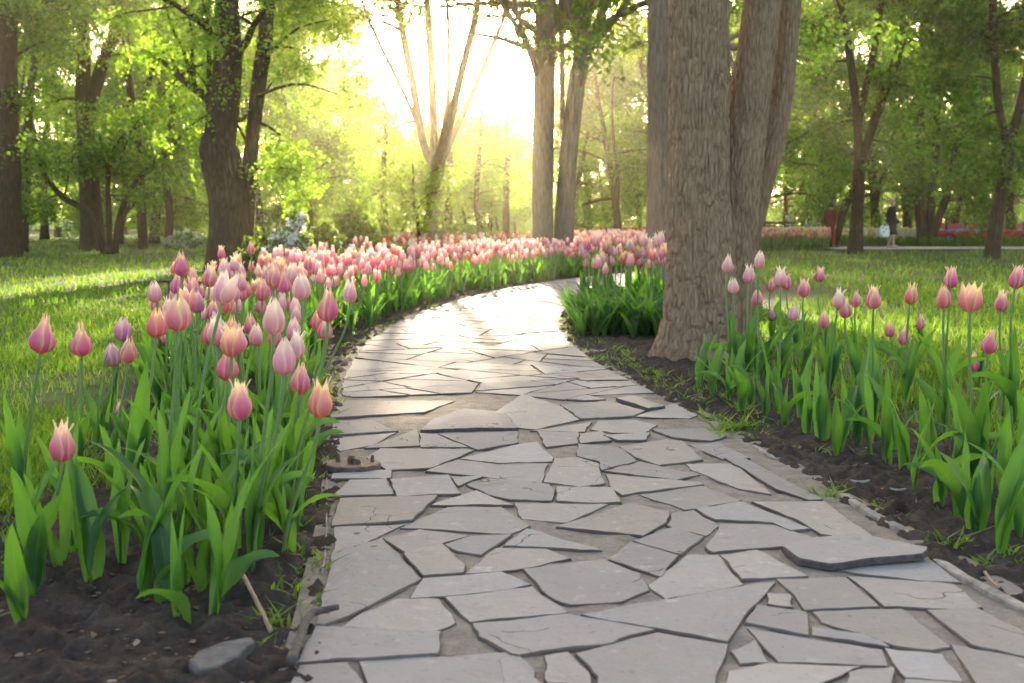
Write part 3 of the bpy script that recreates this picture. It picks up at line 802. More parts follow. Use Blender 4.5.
HEROL = [
 (43.5, 332, 41, 'twist', 'pink', 'big deep pink tulip with a slanting twisted tip, leftmost of the left bed', .18, 1.15),
 (81, 338, 36, 'twist', 'pink', 'pink tulip with a narrow pinched neck, right beside the leftmost one', .02, 1.05),
 (123, 328, 25, 'egg', 'purple', 'closed purple tulip, upper one of the two purple ones standing together', .1, 1.15),
 (112, 354, 25, 'egg', 'purple', 'pale purple tulip touching a coral one, lower of the purple pair', -.1, 1.15),
 (129, 349, 28, 'bud', 'orange', 'coral tulip with orange edges leaning on the purple pair', .12, 1.1),
 (120, 410, 22, 'bud', 'orange', 'small coral tulip bud on a short stem below the purple pair', 0, 1.0),
 (62, 440, 42, 'lily', 'pink', 'low pink tulip with one pale petal curling outward, above bare soil', .05, 1.0),
 (167, 445, 30, 'bud', 'pale', 'low pale pink bud on a thin stem in front of dark leaves', 0, 1.05),
 (157, 321, 32, 'egg', 'orange', 'coral tulip with cream edges pressed beside a larger pink bloom', .12, 1.05),
 (162, 337, 18, 'bud', 'pink', 'small red pink bud hidden under the coral bloom with cream edges', .0, 1.1),
 (178, 311, 38, 'egg', 'pink', 'large upright pink and cream tulip beside a coral one and a purple one', .06, 1.15),
 (156, 301, 21, 'bud', 'orange', 'small coral tulip standing just above the big pink and cream pair', .1, 1.0),
 (197, 301, 23, 'egg', 'purple', 'purple tulip alone among pink ones, behind the large cream edged bloom', .04, 1.15),
 (185, 287, 17, 'bud', 'pink', 'small slim pink tulip right above the lone purple one', .05, 1.0),
 (181, 263, 25, 'bud', 'pink', 'tall pink tulip with cream tip, highest one left of the trunk', .02, 1.15),
 (193, 276, 20, 'bud', 'pink', 'narrow rosy tulip just right of the tallest one by the black rail', .05, 1.1),
 (210, 275, 23, 'lily', 'pink', 'pink tulip with flared cream tips just left of the brown trunk foot', .1, 1.1),
 (213, 309, 23, 'bud', 'pink', 'magenta pointed tulip with orange edges behind the narrow pair', .08, 1.1),
 (208.5, 332, 25, 'bud', 'orange', 'magenta and orange pointed tulip below another like it', .05, 1.1),
 (227, 286, 34, 'open', 'pale', 'wide leaning pink tulip fading to yellow, in front of the brown trunk', .30, 1.0),
 (224, 267, 19, 'lily', 'pale', 'pale pink tulip with flared tips against the brown trunk', .0, 1.1),
 (234, 263, 16, 'lily', 'pale', 'small pale tulip right of the trunk foot', .0, 1.1),
 (251, 247, 14, 'bud', 'pink', 'lone pink tulip raised above the crowd right of the trunk', .0, 1.1),
 (232, 340, 33, 'open', 'orange', 'ragged open peach tulip with torn yellow edges', .05, 1.0),
 (228, 361, 38, 'twist', 'pink', 'magenta tulip with folded cream edged petals below the ragged peach one', .06, 1.05),
 (240, 398, 42, 'lily', 'pink', 'large rosy tulip with a cream crown of points, low in the left bed', .02, 1.0),
 (250, 323, 23, 'bud', 'pink', 'small magenta tulip with one pointed tip between two larger ones', -.03, 1.1),
 (261, 304, 19, 'bud', 'pink', 'half hidden pink tulip behind the big rosy cream one', .0, 1.15),
 (274, 315, 37, 'egg', 'pale', 'big rosy tulip with wide cream edges in the centre of the crowd', .05, 1.0),
 (274, 275, 25, 'egg', 'pink', 'pink tulip with cream top standing tall in the crowd', .05, 1.0),
 (288, 283, 15, 'bud', 'pink', 'little pink bud right of the tall cream topped one', .05, 1.1),
 (296, 307, 13, 'bud', 'pink', 'tiny pink bud low among the green stems', .0, 1.1),
 (301, 285, 28, 'egg', 'pale', 'peach pink tulip with a broad cream crown near the path side', -.05, 1.05),
 (284, 355, 38, 'egg', 'pale', 'upright pink tulip with cream sides, left one of the close pair by the path', .05, 1.0),
 (296.5, 344, 31, 'lily', 'pale', 'pale pink tulip behind its upright partner by the path', .12, .95),
 (282, 377, 21, 'bud', 'orange', 'coral bud tucked under the close pair by the path', .0, 1.15),
 (301, 377, 33, 'bud', 'pink', 'coral red pointed tulip just left of the front one beside the path', .08, 1.1),
 (321, 397, 40, 'lily', 'orange', 'large coral tulip with cream points, nearest the edge of the stone path', .08, 1.0),
 (328, 302, 38, 'twist', 'pink', 'tall pink tulip with white green tip leaning over the path edge', .02, 1.0),
 (325, 328, 22, 'egg', 'pink', 'pink tulip directly under the tall leaning one at the path edge', .05, 1.1),
 (317, 319, 22, 'bud', 'orange', 'coral tulip crowded left of the tall one at the path edge', .05, 1.1),
 (350, 290, 24, 'lily', 'pale', 'pale pink tulip standing apart to the right, nearest over the path', .0, 1.0),
]
HEROR = [
 (707.6, 307.7, 14, 'bud', 'pale', 'small pale bud on a short stem before the thick trunk', .05, 1.1),
 (728, 263, 19, 'bud', 'pale', 'pale pink tulip with a slanted tip against the thick trunk', .1, 1.15),
 (733.4, 285, 17, 'egg', 'pale', 'peach pink tulip below the slanted one against the thick trunk', .0, 1.1),
 (749, 273, 19, 'lily', 'pale', 'pink tulip with flared tips at the right edge of the thick trunk', .04, 1.1),
 (760, 259, 18, 'egg', 'pale', 'pale lilac pink tulip highest beside the thick trunk', .06, 1.0),
 (757, 297, 17, 'egg', 'pink', 'rosy tulip alone below the flared one by the trunk edge', .0, 1.1),
 (771, 284, 15, 'bud', 'pink', 'small pink tulip left of the tight pair on the lawn edge', .12, 1.1),
 (781, 276, 20, 'lily', 'pale', 'pale tulip with cream tips, left one of the tight pair', .0, 1.1),
 (786.7, 281, 16, 'lily', 'pink', 'darker pink tulip, right one of the tight pair', .0, 1.1),
 (804, 287, 19, 'lily', 'pink', 'pink tulip with a ragged cream top right of the tight pair', .05, 1.1),
 (820, 274, 16, 'lily', 'pink', 'mauve pink tulip standing alone high over the dark lawn', .06, 1.1),
 (772, 313, 15, 'lily', 'purple', 'small dull mauve tulip low over the bright grass', .0, 1.0),
 (793.7, 312, 16, 'egg', 'pale', 'small peach tulip low over the bright grass', .1, 1.15),
 (823.6, 319, 18, 'egg', 'pink', 'square shouldered pink tulip over the brightest grass', .0, 1.0),
 (839, 298, 21, 'lily', 'pale', 'pale streaked tulip, back one of the cluster of three', .08, 1.0),
 (845.5, 307, 21, 'bud', 'pink', 'deep pink tulip, front one of the cluster of three', .0, 1.15),
 (856, 298, 17, 'bud', 'pink', 'pink tulip, right one of the cluster of three', .08, 1.1),
 (874, 296, 25, 'lily', 'pink', 'pink and white streaked tulip just right of the cluster of three', .0, 1.0),
 (911.4, 293, 22, 'lily', 'orange', 'cream tipped tulip with spreading points against dark lawn', .08, 1.0),
 (951.4, 276.7, 22, 'lily', 'pink', 'cream topped mauve tulip behind and above a coral one', .06, 1.05),
 (943.8, 296, 24, 'egg', 'orange', 'coral tulip with cream rim just left of the widest bloom', .0, 1.0),
 (971, 296, 31, 'open', 'orange', 'widest bloom of the right bed, open pink and orange tulip', .04, 1.1),
 (1001.7, 300, 22, 'lily', 'pink', 'mauve pink tulip with cream points right of the widest bloom', .1, 1.0),
 (1017, 275.6, 25, 'lily', 'pink', 'tall pink tulip cut by the right edge of the photo', .15, 1.0),
 (890, 329, 16, 'egg', 'pink', 'small dark pink bud tilted left, low over the grass', -.1, 1.0),
 (904, 335, 19, 'bud', 'pink', 'small dark pink bud with a slanted tip, low beside a tilted one', .1, 1.15),
 (921, 321, 16, 'bud', 'pink', 'small mauve bud right of the two low dark buds', .05, 1.1),
 (974, 360.7, 20, 'bud', 'pink', 'small magenta bud lowest of the right bed', .0, 1.1),
 (990.4, 340, 27, 'twist', 'pink', 'magenta tulip with a slanting cream edge above the lowest bud', .18, 1.1),
]
for a in HEROL: hero_tulip(*a, side=-1)
for a in HEROR: hero_tulip(*a, side=1, nleaf=4)
# leaf-only plants that fill the two front beds
def leaf_plant(x, y, sc, label, group, rr, n=3):
    t = thing('tulip_plant', label, 'plant', (x, y, 0), group)
    for i in range(n):
        inst('leaf', LEAVES[rr.randrange(12)], t, (rr.gauss(0, .006), rr.gauss(0, .006), -.005 + i * .02), (rr.uniform(-.1, .1), rr.uniform(-.1, .1), rr.uniform(0, 6.28)), sc * rr.uniform(.8, 1.15))
rr = random.Random(3)
GL, GR = 'flowerless tulip plants in the left bed', 'flowerless tulip plants in the right bed'
for px, py in ((22, 640), (35, 600), (60, 575), (72, 560), (140, 605), (165, 610), (150, 570), (215, 630), (232, 600), (190, 590), (205, 560), (285, 560), (240, 560), (295, 540), (160, 545), (270, 530), (225, 530), (190, 520), (300, 500), (260, 500), (150, 500), (120, 520), (135, 480), (175, 520), (205, 600), (280, 510), (180, 630), (120, 570), (90, 590), (230, 545), (255, 545), (200, 460), (165, 430), (240, 430), (265, 425), (300, 455), (310, 470), (225, 480), (275, 470), (180, 470), (310, 445), (250, 450), (215, 440), (315, 425), (285, 430)):
    p = gp(px, py); leaf_plant(p.x, p.y, rr.uniform(.8, 1.1), 'tulip plant of broad green leaves without a bloom among the front left tulips', GL, rr)
for px, py in ((1000, 565), (975, 545), (960, 530), (942, 512), (955, 500), (930, 480), (915, 500), (905, 478), (885, 470), (890, 455), (870, 465), (855, 452), (838, 462), (845, 440), (820, 448), (808, 440), (800, 425), (785, 432), (775, 418), (765, 425), (750, 412), (742, 420), (728, 408), (715, 400), (700, 395), (735, 400), (1010, 520), (985, 505), (1020, 500), (965, 480), (1015, 545)):
    p = gp(px, py); leaf_plant(p.x, p.y, rr.uniform(.85, 1.15), 'tulip plant of broad green leaves without a bloom in the right bed', GR, rr)

# the crowded band: individuals first, the far rest as one object
protos = []
rr = random.Random(19)
kinds = ['lily', 'egg', 'bud', 'lily', 'open', 'twist', 'bud', 'lily', 'egg', 'bud']
for i, k in enumerate(kinds):
    t = thing('tulip', 'x', 'tulip', (0, 0, 0)); hgt = rr.uniform(.44, .56)
    L = hgt - BL * .5
    inst('stem', STEMS[i % 4], t, scale=(.62, .62, L))
    inst('bloom', bloom_meshes(k, ('pink', 'pale', 'pale', 'pale', 'orange')[i % 5], i % 4)[2], t, (0, 0, L - .002), (rr.uniform(-.12, .12), rr.uniform(-.12, .12), 0), .95)
    for q in range(3):
        inst('leaf', LEAVES[(i * 3 + q) % 12], t, (0, 0, .03 * q), (rr.uniform(-.1, .1), 0, rr.uniform(0, 6.28)), rr.uniform(.9, 1.2))
    protos.append(t)
used = [False] * len(protos)
def band_tulip(x, y, label, group, k=1.0):
    i = rr.randrange(len(protos)); sc = rr.uniform(.86, 1.14) * k; rz = rr.uniform(0, 6.28)
    if not used[i]:
        used[i] = True; t = protos[i]; t.location = (x, y, 0); t.rotation_euler = (0, 0, rz); t.scale = (sc,) * 3; t['label'] = label; t['group'] = group
    else: dup(protos[i], (x, y, 0), rz, sc, label, group)
for _ in range(72):
    s = s_of_y(4.5 + 4.2 * rr.random() ** .8); y = np.interp(s, PS, PC[:, 1]); p = off_xy(s, -(rr.uniform(.14, min(1.0, .62 + .12 * (y - 4)))))
    band_tulip(p[0], p[1], 'pink and cream tulip in the crowded part of the left band, before the brown trunk', 'pink tulips crowded in the left band')
for _ in range(11):
    s = s_of_y(rr.uniform(3.6, 4.8)); p = off_xy(s, -rr.uniform(.14, .46))
    band_tulip(p[0], p[1], 'pink and cream tulip in the crowded part of the left band, before the brown trunk', 'pink tulips crowded in the left band', .94)
for _ in range(66):
    p = off_xy(s_of_y(rr.uniform(8.8, 13.6)), rr.uniform(.2, 1.3))
    band_tulip(p[0], p[1], 'pink tulip in the clump between the path bend and the thick trunk', 'pink tulips at the bend of the path', 1.16)
for _ in range(78):
    s = s_of_y(rr.uniform(8.6, 12.5)); p = off_xy(s, -rr.uniform(.3, 1.7))
    band_tulip(p[0], p[1], 'pink tulip in the far middle stretch of the left band, where the path bends', 'pink tulips along the bend, left of the path')
assert all(used)

def low_tulip(mb, x, y, h, rr, mb_mi, leaves=2, sc=1.0):
    """simple far flower: cup of two rings of points, stem, strap leaves"""
    lx, ly = rr.gauss(0, .03), rr.gauss(0, .03); c = Vector((x + lx, y + ly, h)); L = .085 * sc; R = .026 * sc
    V = []; U = []; prof = ((.3, 0), (1, .3), (.9, .62), (.55, .88)); ph = rr.random() * 6
    for r_, z in prof:
        for k in range(6):
            a = ph + k * 1.047; q = 1 if k % 2 or z < .8 else 1.25
            V.append((c.x + math.cos(a) * R * r_, c.y + math.sin(a) * R * r_, c.z + (z * q - .5) * L)); U.append((.5 + (.25 if k % 2 else 0), z))
    mb.add(V, [(j * 6 + k, j * 6 + (k + 1) % 6, j * 6 + 6 + (k + 1) % 6, j * 6 + 6 + k) for j in range(3) for k in range(6)], mb_mi, U)
    w = .004 * sc
    mb.add([(x - w, y, -.01), (x + w, y, -.01), (x, y + w, -.01), (c.x - w, c.y, c.z - L * .45), (c.x + w, c.y, c.z - L * .45), (c.x, c.y + w, c.z - L * .45)],
           [(0, 1, 4, 3), (1, 2, 5, 4), (2, 0, 3, 5)], 0)
    for _ in range(leaves):
        leaf_geo(mb, h * rr.uniform(.6, .85), .022 * sc, rr.uniform(.05, .3), rr.uniform(.2, 1.1), rr.uniform(-.5, .5), .1, .4, 3, 6, 1, (x, y, -.005), rr.uniform(0, 6.28))
mb = MB(); rr = random.Random(41)
for i in range(1250):
    s = rr.uniform(s_of_y(6.0), SLEN * .92); y = float(np.interp(s, PS, PC[:, 1]))
    if y < 8.5 and rr.random() < .55: continue
    p = off_xy(s, -(rr.uniform(.15, float(bedw(s, -1)) * .95))); h = rr.uniform(.34, .55)
    if y < 8.5 or rr.random() < .4: # leaves only
        for _ in range(3): leaf_geo(mb, rr.uniform(.24, .38), .024, rr.uniform(.05, .3), rr.uniform(.2, 1.1), rr.uniform(-.5, .5), .1, .4, 3, 6, 1, (p[0], p[1], -.005), rr.uniform(0, 6.28))
    else: low_tulip(mb, p[0], p[1], h, rr, 2 + rr.randrange(3))
for i in range(260):
    s = rr.uniform(s_of_y(8.4), s_of_y(17)); p = off_xy(s, rr.uniform(.1, 1.3)); y = p[1]
    if y < 13 or rr.random() < .3:
        for _ in range(4): leaf_geo(mb, rr.uniform(.24, .40), .026, rr.uniform(.05, .3), rr.uniform(.2, 1.1), rr.uniform(-.5, .5), .1, .4, 3, 6, 1, (p[0], p[1], -.005), rr.uniform(0, 6.28))
    else: low_tulip(mb, p[0], p[1], rr.uniform(.42, .6), rr, 2 + rr.randrange(3))
o = mb.build('tulip_band', [M['stem'], M['tleaf'], M['pale'], M['pale'], M['pink']])
tag(o, 'mass of pink tulips and green leaves filling the far band along the path', 'tulips', kind='stuff')

def flower_field(name, label, cat, pxs, Ys, n, mats, h=(.35, .55), sc=1.3, seed=1, leaves=2):
    mb = MB(); rr = random.Random(seed)
    for _ in range(n):
        Y = rr.uniform(*Ys); x = (rr.uniform(*pxs) - 512) / F * Y
        low_tulip(mb, x, Y, rr.uniform(*h), rr, 2 + rr.randrange(len(mats)), leaves, sc * (1 + Y / 120))
    tag(mb.build(name, [M['stem'], M['tleaf']] + [M[m] for m in mats]), label, cat, kind='stuff')
flower_field('mixed_tulips', 'distant field of red, white and pink tulips before the park trees', 'tulips', (318, 540), (25, 46), 430, ['red', 'red', 'white', 'pink', 'orange'], (.25, .5), seed=2, leaves=5)
flower_field('red_tulips', 'distant strip of scarlet tulips behind the dark clipped hedge', 'tulips', (930, 1120), (45, 49), 620, ['red'], (.32, .5), seed=3, leaves=1)
flower_field('coral_tulips', 'far strip of coral red tulips seen between trunks left of the thick tree', 'tulips', (560, 690), (50, 54), 520, ['red', 'orange'], (.4, .62), seed=4, leaves=1)
flower_field('cream_tulips', 'far strip of yellow and white tulips behind the walking people', 'tulips', (792, 928), (45, 52), 900, ['yellow', 'white', 'white', 'yellow'], (.3, .6), seed=5, leaves=1)
flower_field('pink_tulips', 'far strip of pale pink and peach tulips beside the dark bench', 'tulips', (750, 828), (38, 43.5), 560, ['pale', 'pink', 'orange', 'yellow'], (.4, .65), seed=6, leaves=1)
flower_field('rose_tulips', 'pale pink tulips in a distant row beyond the bend of the path', 'tulips', (556, 664), (24, 34), 480, ['pale', 'pink', 'pale'], (.4, .6), seed=7)
# ================================================================ TREES
def project(p):
    x, y, z = p[0], p[1], p[2] - CAMH
    f = y * cT - z * sT; u = y * sT + z * cT
    return 512 + F * x / f, H / 2 - F * u / f
def leaf_cloud(C, seed, size, name, mat, flat=.75):
    """C rows: x y z rx rz n; leaves are small folded diamonds lying in flat sprays"""
    r = np.random.default_rng(seed); C = np.asarray(C, float)
    n = C[:, 5].astype(int); idx = np.repeat(np.arange(len(C)), n); N = len(idx)
    a = r.random(N) * 6.283; q = np.sqrt(r.random(N)); zz = r.normal(0, .8, N)
    rx = C[idx, 3]
    P = np.c_[C[idx, 0] + np.cos(a) * q * rx, C[idx, 1] + np.sin(a) * q * rx, C[idx, 2] + zz * C[idx, 4] - q * q * C[idx, 4] * .8]
    tilt = r.random((len(C), 2)) - .5
    P[:, 2] += (np.cos(a) * tilt[idx, 0] + np.sin(a) * tilt[idx, 1]) * q * rx * .7
    nm = r.normal(0, flat, (N, 3)); nm[:, 2] += 1 - .35 * r.random(N); nm /= np.linalg.norm(nm, axis=1)[:, None]
    t = r.normal(0, 1, (N, 3)); t[:, 2] -= .5; t -= nm * (t * nm).sum(1)[:, None]; t /= np.linalg.norm(t, axis=1)[:, None]
    b = np.cross(nm, t); s = (size * (.6 + .8 * r.random(N)))[:, None]
    V = np.empty((N, 4, 3))
    V[:, 0] = P - t * s * .5; V[:, 1] = P + b * s * .36 + nm * s * .10 + t * s * .05
    V[:, 2] = P + t * s * .55 - nm * s * .08; V[:, 3] = P - b * s * .36 + nm * s * .10 + t * s * .05
    Fq = np.arange(N * 4).reshape(N, 4)
    return np_mesh(name, V.reshape(-1, 3), Fq, mat)
def wiggle(p0, d, L, r0, r1, rr, n=7, droop=0.0, wob=.12):
    pts = [Vector(p0)]; rad = [r0]; d = Vector(d).normalized()
    for i in range(1, n):
        d = (d + Vector((rr.gauss(0, wob), rr.gauss(0, wob), rr.gauss(0, wob) - droop * i / n))).normalized()
        pts.append(pts[-1] + d * L / (n - 1)); rad.append(r0 + (r1 - r0) * i / (n - 1))
    return pts, rad
def limbs(mb, cl, p0, d, L, r0, rr, lvl, leafr, sprn, droop=.1, sides=6):
    pts, rad = wiggle(p0, d, L, r0, max(.008, r0 * .3), rr, 7, droop)
    tube(mb, pts, rad, sides, rnd=.1, seed=rr.randrange(999))
    if lvl == 0:
        for i in (3, 5, 6):
            p = pts[i]; cl.append((p.x + rr.gauss(0, .12), p.y + rr.gauss(0, .12), p.z + rr.gauss(0, .1), leafr * rr.uniform(.7, 1.25), leafr * rr.uniform(.25, .55), sprn * rr.uniform(.6, 1.3)))
        return
    for i in range(rr.randint(3, 4)):
        k = rr.randint(2, 5); dd = (pts[k + 1] - pts[k]).normalized()
        o = Vector((rr.gauss(0, 1), rr.gauss(0, 1), rr.gauss(.1, .5))).normalized()
        limbs(mb, cl, pts[k], dd * .7 + o * .8, L * rr.uniform(.45, .7), rad[k] * .6, rr, lvl - 1, leafr, sprn, droop, 5)
    p = pts[-1]; cl.append((p.x, p.y, p.z, leafr, leafr * .3, sprn))
def gen_tree(seed, hgt, r0, low, spread, mat='leaf', lsize=.115, nl=15, sprn=140, leafr=.62, fork=0):
    """generic park tree at the origin: trunk mesh + crown mesh"""
    rr = random.Random(seed); mb = MB(); cl = []
    pts, rad = wiggle((0, 0, -.05), (rr.gauss(0, .03), rr.gauss(0, .03), 1), hgt * .9, r0, r0 * .25, rr, 14, 0, .045)
    rad[0] *= 1.35
    tube(mb, pts, rad, 10, rnd=.12, seed=seed)
    if fork:
        for _ in range(fork):
            k = rr.randint(2, 4); q, qr = wiggle(pts[k], (rr.gauss(0, .35), rr.gauss(0, .35), 1), hgt * .6, rad[k] * .7, .03, rr, 10, 0, .05); tube(mb, q, qr, 8, rnd=.1, seed=seed + 1)
    for i in range(nl):
        f = (i + rr.random()) / nl; z = low + (hgt * .93 - low) * f
        j = min(12, max(0, z / (hgt * .9) * 13)); k = int(j); p = pts[k].lerp(pts[k + 1], j - k)
        a = i * 2.4 + rr.uniform(-.5, .5); el = rr.uniform(-.05, .35) + f * .7
        L = spread * (1.05 - .62 * f) * rr.uniform(.7, 1.15)
        limbs(mb, cl, p, (math.cos(a), math.sin(a), el), L, max(.02, rad[k] * .42), rr, 1, leafr, sprn, .12 * (1 - f))
    return mb.mesh('trunk', M['bark']), leaf_cloud(cl, seed, lsize, 'crown', M[mat])
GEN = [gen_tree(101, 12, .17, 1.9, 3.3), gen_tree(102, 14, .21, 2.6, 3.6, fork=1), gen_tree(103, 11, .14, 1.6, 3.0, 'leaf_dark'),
       gen_tree(104, 13, .24, 2.2, 3.8, 'leaf_dark', fork=1), gen_tree(105, 9.5, .12, 1.4, 2.7), gen_tree(106, 6.0, .09, 1.3, 2.0, nl=13, leafr=.5, lsize=.10, sprn=110)]
def gtree(px, Y, v, sc, label, rz=None, group=None, lean=(0, 0)):
    X = (px - 512) / F * Y
    o = thing('tree', label, 'tree', (X, Y, 0), group, rz if rz is not None else px * .37)
    o.rotation_euler = (lean[0], lean[1], rz if rz is not None else px * .37); o.scale = (sc if not isinstance(sc, tuple) else sc)if isinstance(sc, tuple) else (sc,) * 3
    if px > 690 and Y < 100: v = {0: 2, 1: 3, 4: 2}.get(v, v)  # right side swaps to darker leaves: its deep shade put into leaf colour
    inst('trunk', GEN[v][0], o); inst('crown', GEN[v][1], o)
    return o
# --- trees whose trunks are drawn as the photo shows them: stems [(px, py, width px) ...], a depth, then loose crown boughs
DS = ray(505, -92).normalized()
def hero_tree(name, label, Y, stems, seed, boughs=(), mat='leaf', bark_='bark', lsize=.10, leafr=.5, sprn=110, top=9.0, crown=14, dense=None, spread=2.6, gapcheck=True, cat='tree'):
    rr = random.Random(seed); base = at(stems[0][0][0], stems[0][0][1], Y); base.z = 0
    t = thing(name, label, cat, base); mb = MB(); cl = []
    for si, stm in enumerate(stems):
        Ys = Y + (0 if si == 0 else rr.uniform(-.2, .35))
        P = []
        for (a, b, w) in stm:
            p = at(a, b, Ys); P.append((p.x - base.x, p.y - base.y, p.z, w * Ys / F / 2))
        if si == 0: P[0] = (P[0][0], P[0][1], -.06, P[0][3])
        if stm[-1][1] <= 15:                              # runs out of the frame: grow on to the top
            a, b = P[-2], P[-1]; dz = max(.4, b[2] - a[2]); k = max(.5, (top - b[2])); sx = (b[0] - a[0]) / dz * .7
            for q in (.35, .7, 1): P.append((b[0] + sx * k * q + rr.gauss(0, .12), b[1] + rr.gauss(0, .2) * q, b[2] + k * q, max(.02, b[3] * (1 - .75 * q))))
        m = 26; R = spline(P, m)
        tube(mb, [r[:3] for r in R], [max(.01, r[3]) for r in R], 14, rnd=.07, seed=seed + si)
        if stm[-1][1] <= 15:
            for i in range(crown):
                j = rr.randint(int(m * .45), m - 2); p = Vector(R[j][:3])
                a = rr.uniform(0, 6.28); limbs(mb, cl, p, (math.cos(a), math.sin(a), rr.uniform(-.1, .7)), spread * rr.uniform(.5, 1.1), max(.018, R[j][3] * .35), rr, 1, leafr, sprn, .1)
    for (px0, py0, px1, py1, w, n) in boughs:            # a drooping bough: from trunk point to a tip, with leaf sprays
        p = at(px0, py0, Y) - base; q = at(px1, py1, Y + rr.uniform(-1.2, 1.2)) - base
        P = spline([tuple(p), tuple((p + q) / 2 + Vector((0, 0, .12 * (q - p).length))), tuple(q)], 8)
        tube(mb, P, [max(.008, w * Y / F / 2 * (1 - .8 * i / 7)) for i in range(8)], 6, rnd=.1)
        for i in range(n):
            f = rr.uniform(.25, 1.08); c = Vector(P[0]).lerp(Vector(P[-1]), f) + Vector((rr.gauss(0, .35), rr.gauss(0, .5), rr.gauss(-.05, .25)))
            cl.append((c.x, c.y, c.z, leafr * rr.uniform(.6, 1.1), leafr * rr.uniform(.25, .5), sprn * rr.uniform(.5, 1.1)))
    if gapcheck:
        keep = []
        for c in cl:
            px, py = project((c[0] + base.x, c[1] + base.y, c[2]))
            if 425 < px < 535 and -15 < py < 105 and rr.random() < .9: continue
            if 355 < px <= 425 and -15 < py < 85 and rr.random() < .6: continue
            k = c[2] / DS.z; sx, sy = c[0] + base.x - DS.x * k, c[1] + base.y - DS.y * k   # where its shade falls
            if 7.6 < sy < 16 and -.3 < sx < 2.6 and rr.random() < .93: continue
            if 7.0 < sy < 18 and -3.4 < sx < 5.5 and rr.random() < .78: continue
            keep.append(c)
        cl = keep
    inst('trunk', mb.mesh('trunk', M[bark_]), t)
    if cl: inst('crown', leaf_cloud(cl, seed, lsize, 'crown', M[mat]), t)
    return t

# the thick old tree beside the path: ridged bark, three stems
def big_tree():
    Y = 7.06; base = at(692, 358, Y); base.z = 0
    t = thing('tree', 'thick grey barked tree of three stems standing on the right beside the path', 'tree', base)
    def stemb(P, Y, sides, rows, flare, seed, extra):
        Q = []
        for a, b, w in P: p = at(a, b, Y); Q.append((p.x - base.x, p.y - base.y, p.z, w * Y / F / 2))
        a, b = Q[-2], Q[-1]; s = (b[0] - a[0]) / max(.1, b[2] - a[2])
        for k in extra: Q.append((b[0] + s * k, b[1] + .05 * k, b[2] + k, b[3] * (1 - .07 * k)))
        R = np.array(spline(Q, rows)); th = np.linspace(0, 2 * np.pi, sides, endpoint=False)
        A, Zz = np.meshgrid(th, R[:, 2]); rad = np.repeat(R[:, 3][:, None], sides, 1)
        U = A / (2 * np.pi)
        if flare:
            low = np.exp(-np.clip(Zz, 0, None) / .13)
            rad = rad * (1 + flare * low * (.55 + .9 * vnoise(U * 7, Zz * .5, seed, 7)))
            rad = rad * (1 + .05 * (vnoise(U * 5, Zz * 1.1, seed + 4, 5) - .5))
        wob = vnoise(U * 10, Zz * 5, seed + 9, 10) * .6
        n1 = np.abs(vnoise(U * 56, Zz * 13 + wob * 6, seed + 1, 56) - .5) * 2; n2 = vnoise(U * 90, Zz * 26, seed + 2, 90)
        rad = rad + .013 * (np.minimum(n1 * 1.8, 1) - .6) * (rad / .16).clip(.5, 1.3) + .004 * (n2 - .5)
        V = np.stack([R[:, 0][:, None] + np.cos(A) * rad, R[:, 1][:, None] + np.sin(A) * rad, Zz], -1).reshape(-1, 3)
        ii = np.arange(rows * sides).reshape(rows, sides); jj = np.roll(ii, -1, 1)
        Fq = np.c_[ii[:-1].ravel(), jj[:-1].ravel(), jj[1:].ravel(), ii[1:].ravel()]
        return V, Fq, R
    V1, F1, R1 = stemb([(692, 372, 82), (694, 350, 74), (699, 318, 70), (701, 270, 68), (699, 200, 61), (699, 100, 58), (699, 0, 57)], Y, 220, 420, .36, 1, (.6, 1.4, 2.4, 3.6))
    V2, F2, R2 = stemb([(726, 365, 50), (727, 330, 48), (731, 260, 46), (739, 180, 44), (749, 100, 41), (757, 50, 38), (762, 0, 36)], Y + .22, 110, 260, .15, 2, (.6, 1.4, 2.4, 3.4))
    V3, F3, R3 = stemb([(735, 360, 26), (737, 300, 26), (744, 250, 27), (756, 200, 27), (771, 145, 26), (782, 80, 24), (790, 0, 22)], Y + .42, 90, 240, 0, 3, (.6, 1.4, 2.2, 3.0))
    inst('trunk', np_mesh('trunk', V1, F1, M['bark_near'], smooth=True), t)
    inst('stem', np_mesh('second_stem', V2, F2, M['bark_near'], smooth=True), t)
    inst('stem', np_mesh('third_stem', V3, F3, M['bark_near'], smooth=True), t)
    rr = random.Random(8); mb = MB(); cl = []
    for R in (R1, R2, R3):
        for i in range(5):
            j = rr.randint(int(len(R) * .8), len(R) - 2); a = rr.uniform(0, 6.28)
            limbs(mb, cl, R[j][:3], (math.cos(a), math.sin(a), rr.uniform(.3, 1.0)), rr.uniform(1.6, 2.8), .05, rr, 1, .5, 60, .02)
    cl = [c for c in cl if project((c[0] + base.x, c[1] + base.y, c[2] - .5))[1] < -8]
    mb.build('limbs', M['bark_near'], t); inst('crown', leaf_cloud(cl, 5, .10, 'crown', M['leaf']), t)
big_tree()

